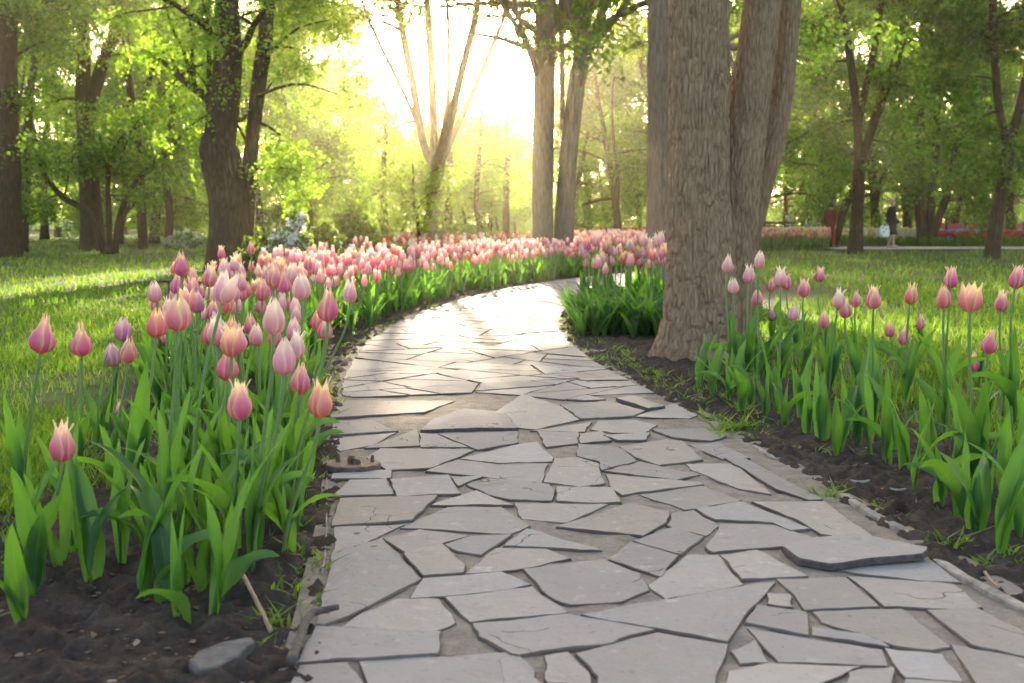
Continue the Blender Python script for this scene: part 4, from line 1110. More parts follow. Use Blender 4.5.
hero_tree('tree', 'dark straight trunk at the very left edge of the lawn', 29, [[(9, 257, 28), (9, 225, 25), (8, 130, 23), (6, 60, 21), (5, 0, 20)]], 11,
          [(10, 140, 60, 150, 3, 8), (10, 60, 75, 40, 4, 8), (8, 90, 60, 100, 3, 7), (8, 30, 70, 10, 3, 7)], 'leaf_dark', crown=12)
hero_tree('tree', 'broad brown trunk forking high, behind the leaning thin stems on the left lawn', 36,
          [[(93, 250, 28), (92, 225, 23), (87, 150, 18), (83, 90, 15), (84, 40, 12), (76, 0, 10)], [(88, 110, 14), (104, 60, 12), (118, 25, 11), (122, 0, 10)]], 12,
          [(85, 100, 40, 110, 4, 8), (88, 120, 150, 110, 4, 9), (84, 60, 30, 40, 4, 8), (100, 60, 160, 60, 4, 9), (90, 140, 130, 160, 3, 7)], 'leaf', crown=10)
hero_tree('tree', 'low tree of several thin leaning stems in front of the broad trunk, left lawn', 32,
          [[(106, 255, 9), (100, 238, 8), (88, 212, 7), (64, 198, 6), (48, 180, 5), (36, 160, 4), (20, 150, 3)], [(109, 254, 7), (109, 220, 6), (108, 180, 5), (114, 150, 4), (128, 130, 3)],
           [(115, 253, 7), (119, 220, 6), (130, 190, 5), (152, 165, 4), (185, 145, 3)], [(112, 254, 6), (124, 215, 5), (140, 200, 4), (152, 190, 3)]], 13,
          [(48, 180, 20, 130, 2, 9), (64, 198, 80, 140, 2, 9), (108, 180, 95, 120, 2, 9), (120, 160, 150, 110, 2, 9), (150, 165, 200, 130, 2, 9), (130, 190, 170, 180, 2, 8), (60, 195, 40, 205, 2, 7), (110, 170, 125, 150, 2, 8)], 'leaf_dark', lsize=.12, leafr=.45, crown=0)
hero_tree('tree', 'big brown trunk with a burl and a second stem, behind the left tulips', 21,
          [[(228, 272, 50), (228, 245, 42), (228, 200, 38), (219, 152, 40), (220, 136, 32), (225, 100, 30), (228, 50, 27), (227, 0, 23)],
           [(209, 150, 9), (208, 120, 6), (209, 60, 5), (209, 0, 4)], [(240, 250, 26), (247, 200, 17), (251, 150, 14), (258, 90, 15), (265, 40, 15), (270, 0, 13)]], 14,
          [(255, 120, 305, 165, 4, 16), (262, 60, 330, 20, 4, 10), (250, 170, 325, 185, 3, 18), (225, 60, 150, 110, 4, 7), (222, 110, 170, 150, 3, 6), (258, 95, 340, 95, 4, 12), (228, 30, 170, 20, 4, 10), (262, 50, 320, 60, 3, 10), (228, 130, 185, 60, 3, 6)], 'leaf', lsize=.07, leafr=.36, sprn=90, crown=7, top=9)
hero_tree('tree', 'tree splitting into four slim pale stems under bright sky', 30,
          [[(436, 248, 17), (436, 215, 15), (438, 180, 14), (437, 155, 14)], [(435, 165, 9), (424, 145, 8), (412, 80, 8), (398, 0, 7)], [(436, 160, 9), (434, 140, 9), (431, 60, 8), (427, 0, 7)],
           [(437, 160, 5), (447, 110, 5), (449, 50, 4), (447, 0, 4)], [(424, 140, 5), (407, 100, 4), (378, 40, 4), (362, 0, 3)], [(440, 165, 9), (446, 140, 9), (462, 70, 8), (478, 0, 7)], [(441, 160, 8), (453, 135, 7), (476, 85, 6), (501, 25, 5), (508, 0, 4)]], 15,
          [(412, 80, 360, 60, 3, 7), (418, 120, 370, 150, 3, 10), (400, 20, 350, 20, 3, 6), (431, 60, 420, 30, 2, 3), (462, 70, 475, 40, 2, 2)], 'leaf_bright', 'bark_mid', lsize=.10, leafr=.38, sprn=60, crown=34, top=12, spread=3.2)  # unseen upper crown made tall and full to shade the near path
hero_tree('tree', 'pair of tall smooth trunks rising together right of the bright sky, with spreading limbs', 24,
          [[(543, 268, 26), (543, 235, 21), (543, 150, 21), (545, 60, 21), (545, 0, 20)], [(564, 262, 22), (564, 235, 20), (568, 160, 18), (576, 90, 17), (582, 57, 16), (585, 20, 10), (590, 0, 9)],
           [(580, 62, 9), (575, 30, 8), (566, 0, 7)], [(586, 55, 10), (600, 20, 9), (606, 0, 8)], [(590, 48, 9), (612, 22, 7), (628, 0, 6)], [(534, 62, 7), (522, 35, 6), (500, 0, 5)], [(536, 75, 5), (528, 45, 5), (515, 5, 4)], [(562, 130, 5), (562, 60, 5), (560, 0, 4)]], 16,
          [(606, 20, 650, 50, 3, 6), (600, 30, 630, 20, 3, 6)], 'leaf_bright', 'bark_mid', lsize=.10, leafr=.38, sprn=60, crown=12, top=10, spread=3.0)  # crown above the frame enlarged to keep sun off the foreground
hb = 'leaf'
hero_tree('tree', 'thin trunk leaning right just beside the leftmost dark trunk', 34, [[(24, 254, 9), (26, 180, 8), (29, 107, 8), (36, 50, 7), (43, 0, 6)]], 41, [(30, 100, 10, 60, 2, 6), (33, 70, 62, 40, 2, 6)], 'leaf', lsize=.10, leafr=.4, sprn=70, crown=5)
hero_tree('tree', 'slim dark upright trunk between the broad trunk and the burled one', 38, [[(143, 250, 10), (141, 200, 9), (136, 130, 8), (128, 70, 8), (124, 0, 7)], [(136, 130, 6), (150, 80, 5), (158, 30, 4), (166, 0, 4)]], 42, [(136, 130, 165, 120, 2, 6), (140, 180, 170, 165, 2, 6)], 'leaf', lsize=.10, leafr=.4, sprn=70, crown=5)
hero_tree('tree', 'slim dark bent trunk nearer than the three close trunks left of the burled tree', 40, [[(167, 248, 9), (170, 215, 8), (165, 170, 8), (172, 110, 7), (176, 50, 6), (174, 0, 6)]], 43, [(170, 120, 195, 100, 2, 6)], 'leaf', lsize=.10, leafr=.4, sprn=70, crown=5)
hero_tree('tree', 'slim straight trunk just right of the four slim pale stems', 40, [[(448, 249, 9), (448, 225, 8), (449, 190, 7), (450, 150, 5), (449, 122, 3)]], 31,
          [(449, 170, 425, 165, 2, 9), (449, 180, 470, 172, 2, 9), (450, 150, 434, 135, 2, 8), (450, 150, 466, 138, 2, 8), (449, 130, 452, 112, 2, 7), (449, 200, 470, 196, 2, 7)], hb, 'bark', lsize=.11, leafr=.5, sprn=70, crown=0)
hero_tree('tree', 'slim trunk with a curved foot halfway between the slim stems and the paired trunks', 38, [[(483, 250, 7), (480, 226, 6), (476, 205, 5.5), (478, 170, 5), (481, 135, 3.5), (481, 110, 2)]], 32,
          [(478, 180, 455, 175, 2, 9), (478, 170, 500, 160, 2, 9), (480, 150, 462, 135, 2, 8), (480, 145, 500, 130, 2, 8), (481, 125, 484, 105, 2, 7), (477, 195, 495, 192, 2, 7)], hb, 'bark', lsize=.11, leafr=.48, sprn=70, crown=0)
hero_tree('tree', 'slim dark trunk standing before the pale roofed kiosk', 42, [[(506, 248, 7.5), (506, 225, 7), (506, 185, 6), (508, 150, 5), (507, 120, 3), (507, 100, 2)]], 33,
          [(506, 170, 485, 165, 2, 9), (506, 180, 528, 172, 2, 9), (508, 150, 490, 138, 2, 8), (508, 145, 530, 130, 2, 8), (507, 120, 510, 100, 2, 7), (507, 160, 525, 155, 2, 8)], hb, 'bark', lsize=.11, leafr=.5, sprn=70, crown=0)
hero_tree('tree', 'slender trunk between the curved footed one and the one before the kiosk', 46, [[(490, 246, 5), (490, 225, 4.5), (491, 180, 4), (490, 140, 2)]], 34,
          [(490, 180, 472, 176, 2, 7), (490, 170, 508, 165, 2, 7), (490, 150, 492, 128, 2, 7)], hb, 'bark', lsize=.12, leafr=.5, sprn=60, crown=0)
hero_tree('tree', 'thin trunk between the four slim stems and the bright young tree, farther off', 44, [[(430, 246, 7), (430, 225, 6), (429, 190, 5), (430, 150, 3)]], 35,
          [(430, 190, 410, 180, 2, 8), (430, 180, 450, 170, 2, 8), (430, 160, 415, 140, 2, 8), (430, 155, 440, 135, 2, 8)], hb, 'bark', lsize=.12, leafr=.5, sprn=70, crown=0)
hero_tree('tree', 'leafy thin tree left of the bright sky above the round bush', 38, [[(384, 250, 8), (385, 225, 7), (383, 180, 6), (386, 130, 4), (384, 95, 2)]], 36,
          [(384, 180, 355, 170, 2, 9), (384, 170, 410, 160, 2, 8), (385, 150, 360, 125, 2, 9), (385, 140, 405, 118, 2, 8), (385, 110, 375, 88, 2, 8), (384, 195, 365, 200, 2, 8)], hb, 'bark', lsize=.11, leafr=.5, sprn=80, crown=0, gapcheck=False)
hero_tree('tree', 'straight pale trunk half hidden behind the left side of the thick tree', 17, [[(664, 300, 44), (664, 250, 38), (664, 150, 34), (664, 70, 33), (663, 0, 32)]], 17,
          [(660, 40, 625, 55, 3, 5)], 'leaf', 'bark_mid', lsize=.07, leafr=.34, crown=3, top=8)
hero_tree('tree', 'dark slender tree forking into a wide V with a third upright stem', 32.5,
          [[(855, 255, 17), (857, 220, 13), (859, 180, 12), (859, 160, 11)], [(859, 168, 9), (857, 120, 8), (850, 60, 7), (843, 15, 6), (840, 0, 6)], [(858, 130, 7), (863, 100, 7), (874, 50, 7), (881, 0, 7)],
           [(860, 170, 9), (868, 140, 9), (887, 85, 9), (903, 40, 9), (911, 0, 8)]], 18,
          [(850, 60, 805, 80, 3, 10), (857, 120, 815, 140, 3, 10), (874, 50, 880, 90, 2, 8), (887, 85, 930, 100, 3, 9), (903, 40, 950, 40, 3, 9), (870, 140, 910, 160, 2, 9), (845, 20, 810, 20, 3, 9), (858, 150, 830, 175, 2, 8)], 'leaf_dark', lsize=.12, crown=8)
hero_tree('tree', 'dark crooked tree forking near the right edge of the photo', 28,
          [[(992, 262, 17), (994, 235, 14), (1002, 190, 13), (1009, 150, 13), (1008, 135, 11)], [(1008, 145, 9), (999, 110, 8), (995, 60, 8), (993, 0, 8)], [(1009, 145, 10), (1019, 110, 9), (1030, 60, 8), (1040, 0, 7)]], 19,
          [(997, 80, 950, 90, 3, 10), (999, 110, 960, 140, 3, 10), (993, 40, 945, 30, 3, 10), (1019, 110, 1060, 130, 3, 8), (1005, 150, 975, 175, 2, 9)], 'leaf_dark', lsize=.12, crown=9)
hero_tree('tree', 'leaning thin trunk just left of the V shaped tree, behind the person in red', 40, [[(833, 243, 9), (842, 215, 9), (853, 190, 8), (864, 165, 7), (874, 140, 5)]], 20,
          [(864, 165, 900, 150, 2, 9), (853, 190, 820, 180, 2, 8), (874, 140, 890, 120, 2, 8)], 'leaf_dark', crown=0)
hero_tree('tree', 'cluster of dark stems fanning out behind the walking woman in black', 44,
          [[(925, 245, 14), (921, 220, 11), (918, 180, 9), (921, 120, 8), (921, 60, 7), (925, 0, 6)], [(928, 240, 9), (932, 200, 8), (937, 130, 7), (938, 60, 6), (944, 0, 5)], [(930, 240, 10), (940, 215, 8), (951, 180, 7), (956, 140, 6), (965, 90, 4)]], 21,
          [(921, 120, 895, 150, 3, 10), (937, 130, 975, 150, 3, 10), (921, 60, 890, 70, 3, 10), (938, 60, 980, 60, 3, 10), (930, 160, 910, 190, 2, 9), (950, 180, 980, 190, 2, 9)], 'leaf_dark', lsize=.15, leafr=.62, crown=10)
hero_tree('young_tree', 'small bright yellow green young tree in front of the slim pale stems', 27,
          [[(420, 244, 4), (418, 225, 3.5), (414, 200, 3), (413, 165, 2)]], 22,
          [(416, 210, 385, 190, 1.5, 9), (416, 205, 446, 190, 1.5, 9), (414, 195, 392, 170, 1.5, 9), (414, 190, 440, 168, 1.5, 9), (413, 180, 412, 152, 1.5, 9), (416, 212, 430, 205, 1.5, 7), (415, 208, 400, 205, 1.5, 7)], 'leaf_bright', lsize=.085, leafr=.30, sprn=62, crown=0, gapcheck=False, cat='young tree')

BG = [ # px, depth, variant, scale, label
 (46, 62, 1, 1.0, 'slim tree standing before the pale parked car at the far left'),
 (-40, 44, 3, 1.0, 'leafy tree outside the left edge of the lawn'), (-120, 40, 0, 1.0, 'leafy tree well outside the left edge of the lawn'),
 (60, 74, 0, 1.1, 'slim tree right beside the one before the parked car'), (24, 52, 2, 1.0, 'bushy tree just right of the leftmost trunk, farther off'),
 (144, 56, 2, 1.05, 'dark slim tree in front of the grey booth'), (155, 50, 3, .8, 'sturdier leaning trunk right of the grey booth'), (121, 47, 4, 1.0, 'thin upright tree between the broad trunk and the grey booth'),
 (176, 52, 0, .85, 'first of three close trunks left of the burled tree'), (183, 60, 4, 1.1, 'second of three close trunks left of the burled tree'), (193, 55, 2, .95, 'third of three close trunks, next to the burled tree'),
 (261, 46, 3, .75, 'tree rising behind the orange tent'), (301, 44, 2, .9, 'tree behind the white flowering shrub, left of a twin'), (312, 42, 0, .72, 'tree behind the white flowering shrub, right of a twin'),
 (337, 62, 4, 1.0, 'hazy slim tree left of the round green bush'), (362, 56, 1, .62, 'hazy forked tree behind the round green bush'),
 (392, 70, 5, .95, 'small hazy tree under the bright sky, left of the slim pale stems'), (459, 68, 5, .95, 'thin hazy tree second right of the slim pale stems'),
 (492, 76, 5, 1.1, 'far thin tree left of the pale roofed kiosk'), 
 (404, 48, 5, .78, 'small leafy tree behind the bright young tree'), (424, 64, 5, .95, 'hazy small tree behind the slim pale stems, farther left'), (468, 44, 5, .62, 'low hazy tree above the mixed tulips, between slim stems and curved trunk'), (498, 47, 5, .66, 'low hazy tree left of the kiosk trunk'), (515, 60, 5, .85, 'hazy small tree right of the kiosk trunk'), (380, 50, 4, .66, 'hazy tree right of the round bush'),
 (523, 80, 5, 1.1, 'far thin tree beside the left one of the paired trunks'),
 (574, 48, 0, .72, 'straight trunk just right of the paired trunks'), (591, 55, 4, 1.1, 'slim trunk second right of the paired trunks'), (618, 44, 3, .66, 'thick twin trunk left of the pale trunk by the thick tree'), (640, 60, 2, 1.0, 'slanting thin tree between the twin trunk and the thick tree'),
 (672, 53, 3, 1.15, 'added tall tree to shade the lawn, behind the thick tree and the pale trunk'), (700, 58, 3, 1.2, 'added tall dark tree to shade the lawn, mostly hidden by the thick tree'), (738, 60, 3, 1.15, 'added tall dark tree to shade the lawn, between the stems of the thick tree'),  # mostly hidden trees, added to cast shade on the right lawn
 (762, 46, 2, 1.05, 'dark trunk right beside the thick tree above the bench'), (782, 64, 0, 1.0, 'slim tree behind the bench and blue sign'), (806, 72, 1, .9, 'slim tree behind the violet banners'), (826, 56, 3, .85, 'dark tree behind the person in red'),
 (876, 52, 3, .9, 'stout trunk left of the walking woman in black'), (906, 56, 1, .95, 'stout tilted trunk right of the walking woman in black'), (953, 58, 0, 1.0, 'tilted trunk left of the blue and red fence'),
 (976, 62, 2, 1.15, 'forked trunk in front of the blue and red fence'), (1010, 50, 3, .85, 'dark trunk behind the crooked right tree'), (1060, 44, 0, 1.0, 'leafy tree outside the right edge of the photo'), (1120, 40, 3, .9, 'leafy tree farther outside the right edge'),
]
for i, b in enumerate(BG): gtree(*b)
rr = random.Random(55); k = 0
for Y, n in ((66, 12), (80, 13), (93, 15)):
    for i in range(n):
        px = -260 + 1560 * (i + rr.uniform(.15, .85)) / n
        gap = 370 < px < 660
        gtree(px, Y + rr.uniform(-5, 5), 5 if gap else rr.randrange(5), rr.uniform(1.0, 1.2) * (1.1 if gap else 1.1), 'leafy tree in the far rows that close the park behind the nearer trunks', rr.uniform(0, 6), 'trees of the far rows')
# the wood beyond: one mass of foliage
cl = []
for i in range(2100):
    px = rr.uniform(-420, 1450); Y = rr.uniform(116, 136)
    top = np.interp(px, [-420, 250, 350, 400, 440, 530, 570, 620, 1450], [13, 13, 12, 12, 12, 11.5, 12, 13, 15])
    z = top * rr.random() ** .85 * (.8 + .35 * float(vnoise(px / 45, 1.5, 8)))
    cl.append(((px - 512) / F * Y, Y, z, rr.uniform(.9, 1.9), rr.uniform(.3, .7), 34))
for i in range(1700):
    px = rr.uniform(-420, 1450); Y = rr.uniform(114, 130); cl.append(((px - 512) / F * Y, Y, 4.5 * rr.random() ** 1.3, rr.uniform(.8, 1.6), rr.uniform(.4, .8), 34))
for i in range(900):
    px = rr.uniform(600, 1450) if rr.random() < .6 else rr.uniform(-420, 330); Y = rr.uniform(112, 126); cl.append(((px - 512) / F * Y, Y, 7 * rr.random(), rr.uniform(1, 1.8), rr.uniform(.5, 1), 40))
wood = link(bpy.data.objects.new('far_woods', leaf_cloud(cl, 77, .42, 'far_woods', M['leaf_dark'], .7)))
tag(wood, 'dense green wood closing the park far behind all the trunks', 'woods', kind='stuff')
# shrubs
def shrub(px, Y, w, h, label, mat='leaf', seed=1, lsize=.07, n=34, blossom=None):
    rr = random.Random(seed); t = thing('shrub', label, 'shrub', ((px - 512) / F * Y, Y, 0)); mb = MB(); cl = []; bl = []
    for i in range(n):
        a = rr.uniform(0, 6.28); q = math.sqrt(rr.random()); x, y = math.cos(a) * q * w / 2, math.sin(a) * q * w / 2
        zt = h * (1 - .55 * q * q) * rr.uniform(.55, 1.05)
        tube(mb, [(x * .15, y * .15, -.02), (x * .6, y * .6, zt * .5), (x, y, zt)], [.012, .009, .004], 5)
        for f in (.45, .75, 1): cl.append((x * f + rr.gauss(0, .04), y * f, zt * f, w * .12, w * .05, 45))
        if blossom: bl.append((x, y - .05, zt * rr.uniform(.85, 1.1), w * .12, w * .06, 60))
    mb.build('stems', M['bark'], t); inst('foliage', leaf_cloud(cl, seed, lsize, 'foliage', M[mat], .7), t)
    if blossom: inst('blossom', leaf_cloud(bl, seed + 1, lsize * .7, 'blossom', M[blossom], .9), t)
shrub(290, 19, .75, 1.0, 'green shrub covered with white blossom behind the left tulips', 'weed', 1, blossom='white')
shrub(262, 20, .6, .72, 'low green shrub right of the burled trunk', 'weed', 2)
shrub(322, 22, .8, .85, 'bright green shrub right of the white flowering one', 'leaf_bright', 3)
shrub(350, 29, 1.3, 1.5, 'tall round green bush left of the bright young tree', 'leaf', 4, .10, 60)
shrub(372, 31, 1.1, 1.1, 'smaller green bush beside the tall round one', 'leaf_bright', 5, .10, 44)
shrub(185, 40, 1.2, .6, 'small white flecked bush at the edge of the left lawn', 'leaf', 6, .09, 40, 'white')
shrub(462, 38, 2.2, .8, 'hazy low bush behind the mixed red and white tulips', 'leaf', 8, .12, 44)
def hedge(px0, px1, Y, h, dep, label, seed):
    rr = random.Random(seed); X0, X1 = (px0 - 512) / F * Y, (px1 - 512) / F * Y; cl = []
    t = thing('hedge', label, 'hedge', ((X0 + X1) / 2, Y, 0)); L = X1 - X0; mb = MB()
    for i in range(int(L * 16)): cl.append((rr.uniform(-L / 2, L / 2), rr.uniform(-dep / 2, dep / 2), rr.uniform(.04, h - .05), .14, .07, 52))
    for i in range(int(L * 3)): x = -L / 2 + i / 3; tube(mb, [(x, 0, -.02), (x + .03, .02, h * .8)], [.015, .006], 5)
    mb.build('stems', M['bark'], t); inst('foliage', leaf_cloud(cl, seed, .065, 'foliage', M['leaf_dark'], .8), t)
hedge(822, 1150, 43, .36, .7, 'low dark clipped hedge along the pale footpath on the right', 1)
hedge(592, 672, 48, .40, .7, 'low dark clipped hedge seen left of the thick tree', 2)
# ================================================================ PATHS AND ROAD FAR OFF
def slab(name, X0, X1, Y0, Y1, z, mat):
    mb = MB(); n = 60; V = []; fs = []
    for i in range(n + 1):
        x = X0 + (X1 - X0) * i / n
        V += [(x, Y0 + .1 * math.sin(x), z), (x, Y1 + .1 * math.sin(x * 1.3), z)]
        if i: fs.append((2 * i - 2, 2 * i, 2 * i + 1, 2 * i - 1))
    mb.add(V, fs); return tag(mb.build(name, mat, smooth=False), kind='structure')
slab('footpath', 9.9, 40, 36.8, 40.9, .035, M['pave'])
slab('road', -110, 110, 98, 112, .05, M['asphalt'])
mb = MB(); box(mb, (0, 0, .06), (200, .25, .24), bev=.03); o = mb.build('kerb', M['pave'], smooth=False); o.location = (0, 97.6, 0); tag(o, kind='structure')

# ================================================================ THINGS ON THE GROUND
def lying(name, label, cat, pts, rad, mat, z=.02, sides=8, group=None):
    P = [gp(a, b, z) if len(q) == 0 else at(a, b, q[0]) for a, b, *q in pts]; c = P[0].copy(); c.z = 0
    mb = MB(); R = spline([tuple(p - c) for p in P], max(8, len(P) * 4)); n = len(R)
    rd = [rad[0] + (rad[-1] - rad[0]) * i / (n - 1) for i in range(n)] if isinstance(rad, tuple) else [rad] * n
    tube(mb, R, rd, sides, rnd=.25, seed=len(label)); o = mb.build(name, mat); o.location = c
    return tag(o, label, cat, group)
def plank(label, a, b, w, h, z, seed):
    A, B = gp(*a), gp(*b); d = B - A; L = d.length; mb = MB(); rr = random.Random(seed); n = max(6, int(L / .05))
    V = []; U = []; prof = ((-.5, -.3), (-.5, .8), (-.36, 1), (.36, 1), (.5, .8), (.5, -.3))
    for i in range(n + 1):
        f = i / n; e = 1 - .5 * (max(0, abs(f - .5) * 2 - .9) / .1) ** 2
        for u, v in prof: V.append((f * L, u * w * e * (1 + rr.uniform(-.12, .12)) + .008 * math.sin(f * 5 + seed), h * v * e + rr.uniform(-.0015, .0015))); U.append((u, f))
    m = len(prof); fs = [(i * m + k, i * m + (k + 1) % m, (i + 1) * m + (k + 1) % m, (i + 1) * m + k) for i in range(n) for k in range(m)]
    fs += [tuple(range(m)), tuple(n * m + k for k in range(m - 1, -1, -1))]
    mb.add(V, fs, 0, U); o = mb.build('edging_strip', M['wood_pale'], smooth=False); o.location = (A.x, A.y, z); o.rotation_euler = (0, 0, math.atan2(d.y, d.x))
    return tag(o, label, 'edging', 'edging strips right of the path')
plank('short pale edging strip at the top end of the right path edge', (750, 452), (777, 467), .020, .012, .020, 1)
plank('long pale edging strip ending at the loose tilted slab', (836, 502), (910, 546), .024, .014, .022, 2)
plank('long pale edging strip running to the right edge below the loose slab', (934, 571), (1050, 640), .024, .014, .022, 3)
lying('edging_wire', 'thin pale edging wire along the left edge of the path', 'edging', [(322, 575), (326, 540), (326.5, 500), (327, 470), (328, 440), (331, 415)], .0025, M['wood_pale'], .026, 6)
lying('stick', 'pale dry stick leaning against the front left tulips', 'stick', [(272, 633), (252, 592, 2.44), (229, 549, 2.52)], (.0055, .004), M['wood_stick'])
lying('twig', 'dark bent twig lying at the lower left edge of the path', 'twig', [(291, 662), (299, 640), (309, 616), (320, 611), (338, 607)], (.010, .006), M['twig'], .05)
lying('twig', 'thin curved dry twig on the soil right of the loose slab', 'twig', [(984, 571), (991, 580), (1000, 588)], (.004, .002), M['wood_stick'], .03, 6)
lying('twig', 'thin pale twig lying between the left tulips on dark soil', 'twig', [(72, 466), (84, 467.5), (99, 466)], (.004, .002), M['wood_stick'], .03, 6)
mb = MB(); G = [gp(*p, .03) for p in ((188, 664), (197, 656), (223, 648), (252, 645), (255, 650), (240, 660), (218, 672), (200, 674))]
c = sum(G, Vector()) / len(G); stone(mb, [(p.x - c.x, p.y - c.y) for p in G], .03, (.05, .03), 4, 0.012, .015, .008)
o = mb.build('stone', [M['rock'], M['rock']], smooth=False); o.location = (c.x, c.y, 0); tag(o, 'flat grey stone on the dark soil in the lower left corner', 'stone')
# rusty plate with bolts on the left edge of the path
c = gp(353, 468, .03); t = thing('rusty_plate', 'rusty round iron plate with bolt stubs at the left edge of the path', 'iron plate', (c.x, c.y, .028))
mb = MB(); N = 26; V = []; 
for z, k in ((0, 1), (.014, 1), (.018, .95)):
    for i in range(N): a = 6.283 * i / N; V.append((math.cos(a) * .088 * k * (1 + .03 * math.sin(3 * a)), math.sin(a) * .075 * k, z))
mb.add(V, [(r * N + i, r * N + (i + 1) % N, r * N + N + (i + 1) % N, r * N + N + i) for r in (0, 1) for i in range(N)] + [tuple(range(2 * N, 3 * N))]); mb.build('plate', M['rust'], t, smooth=False)
for x, y, h, r_ in ((-.05, .02, .03, .007), (-.005, .0, .028, .012), (.012, -.01, .02, .014), (.06, .015, .026, .006)):
    mb = MB(); tube(mb, [(x, y, .012), (x, y, .014 + h * .6), (x + .001, y, .014 + h)], [r_, r_, r_ * .7], 6); mb.build('bolt', M['rust'], t, smooth=False)
# chips on the right soil
rr = random.Random(9)
for (px, py, s, m, lab) in ((860, 487, .03, 'wood_pale', 'pale curved wood chip lying between tulip stems right of the path'), (898, 495, .024, 'wood_pale', 'pale wood chip farther right beside a tulip stem'), (838, 456, .03, 'litter', 'brown dry leaf curled on the soil, left of a redder one'), (849, 472, .03, 'litter', 'reddish dry leaf on the soil near the pale curved chip'), (598, 354, .05, 'wood_pale', 'pale stone chip at the left foot of the thick tree')):
    c = gp(px, py, .015); mb = MB(); V = []; n = 7; a0 = rr.uniform(-.5, .5)
    for i in range(n):
        f = i / (n - 1) * 2 - 1; w = .3 * math.sqrt(max(.02, 1 - f * f)) * s
        for k in (-1, 0, 1): V.append((f * s * math.cos(a0) - k * w * math.sin(a0), f * s * math.sin(a0) + k * w * math.cos(a0), .012 + .25 * s * (f * f) + (.2 * w if k else .5 * w)))
    mb.add(V, [(i * 3 + k, i * 3 + k + 1, i * 3 + 4 + k, i * 3 + 3 + k) for i in range(n - 1) for k in (0, 1)])
    o = mb.build('dry_leaf' if m == 'litter' else 'chip', M[m]); o.location = (c.x, c.y, .012); md = o.modifiers.new('s', 'SOLIDIFY'); md.thickness = .006
    tag(o, lab, 'dry leaf' if m == 'litter' else 'chip')
# low black rail behind the left tulips
t0 = at(158, 300, 10.2); t = thing('border_rail', 'low black metal border rail behind the left tulips on the lawn', 'rail', (t0.x, t0.y, 0))
zt = at(158, 281.5, 10.2).z; w = depth_px(1, 10.2)
mb = MB(); tube(mb, [(-.01, 0, zt), (w * 24, 0.0, zt + .004), (w * 43, .05, zt - .01)], .011, 6); mb.build('bar', M['black_metal'], t)
for x in (0, 11, 41):
    mb = MB(); tube(mb, [(x * w, .0 if x < 40 else .05, -.05), (x * w, .0 if x < 40 else .05, zt)], .009, 6); mb.build('post', M['black_metal'], t)

# bench by the far flowers
Y = 42.5; t = thing('park_bench', 'dark park bench beside the far pink flowers, right of the thick tree', 'bench', ((779 - 512) / F * Y, Y, 0), rz=.25)
bm_ = plain('bench_wood', (.05, .035, .025), .6, 20)
mb = MB(); [box(mb, (0, -.16 + i * .11, .45), (1.5, .09, .03), bev=.006) for i in range(4)]; mb.build('seat', bm_, t, False)
mb = MB(); [box(mb, (0, .26 + i * .03, .58 + i * .13), (1.5, .03, .09), bev=.006) for i in range(3)]; mb.build('backrest', bm_, t, False)
for x in (-.6, .6):
    for y, h in ((-.15, .43), (.22, .9)):
        mb = MB(); tube(mb, [(x, y, 0), (x, y * (1 if h < .5 else 1.05), h * .6), (x, y + (.08 if h > .5 else 0), h)], .022, 6); mb.build('leg', M['black_metal'], t)
# far sheds, boards and tent
def board(px, Y, wpx, ytop, cols, label, cat='board', name='sign_board', split=.5):
    X = (px - 512) / F * Y; w = wpx * Y / F; zt = CAMH + (HOR - ytop) * Y / F
    t = thing(name, label, cat, (X, Y, 0)); n = len(cols); z0 = .25
    for i, c in enumerate(cols):
        a, b = z0 + (zt - z0) * i / n, z0 + (zt - z0) * (i + 1) / n
        mb = MB(); box(mb, (0, 0, (a + b) / 2), (w, .08, b - a - .006), bev=.012); mb.build('panel', c, t, False)
    for x in (-w * .42, w * .42):
        mb = MB(); tube(mb, [(x, .07, -.05), (x, .07, zt - .04)], .03, 6); mb.build('post', M['black_metal'], t)
mo, my_, mbl, mwh, mvi, mrd, mte = (plain(n_, c, .55, 3, .1) for n_, c in (('orange_paint', (.75, .22, .04)), ('yellow_paint', (.72, .5, .06)), ('blue_paint', (.05, .26, .55)), ('white_paint', (.78, .77, .75)), ('violet_paint', (.45, .36, .68)), ('red_paint', (.55, .08, .08)), ('teal_paint', (.12, .4, .36))))
board(586, 62, 5, 217, [mo], 'small orange board far off between two slim trunks', split=1)
board(604, 66, 8, 217, [my_], 'small yellow board far off left of the thick twin trunk')
board(611, 64, 5, 214, [mbl, mvi], 'narrow blue and violet board next to the yellow one')
board(788, 58, 6, 216, [mbl, mwh], 'upright blue board with a white top behind the bench')
board(807, 62, 6, 214, [mvi, mwh], 'violet and white board, left one of two behind the far flowers')
board(817, 64, 4, 213, [mvi], 'narrow violet board, right one of two behind the far flowers')
board(266, 76, 5, 213, [mbl, mwh], 'narrow blue board right of the orange tent')
board(279, 80, 7, 211, [mwh, mbl], 'blue and white board above the white flowering shrub')
board(141, 94, 9, 212, [plain('grey_paint', (.25, .28, .30), .6, 3, .1), plain('pale_glass', (.4, .46, .5), .2, 3, .1)], 'grey booth far off between the slim left trunks', 'booth', 'booth')
Y = 78; t = thing('tent', 'small orange market tent with a teal roof right of the burled tree', 'tent', ((254 - 512) / F * Y, Y, 0))
mb = MB(); s_ = .55; mb.add([(-s_, -s_, .1), (s_, -s_, .1), (s_, s_, .1), (-s_, s_, .1), (-s_, -s_, 1.15), (s_, -s_, 1.15), (s_, s_, 1.15), (-s_, s_, 1.15)], [(0, 1, 5, 4), (1, 2, 6, 5), (2, 3, 7, 6), (3, 0, 4, 7)]); mb.build('wall', mo, t, False)
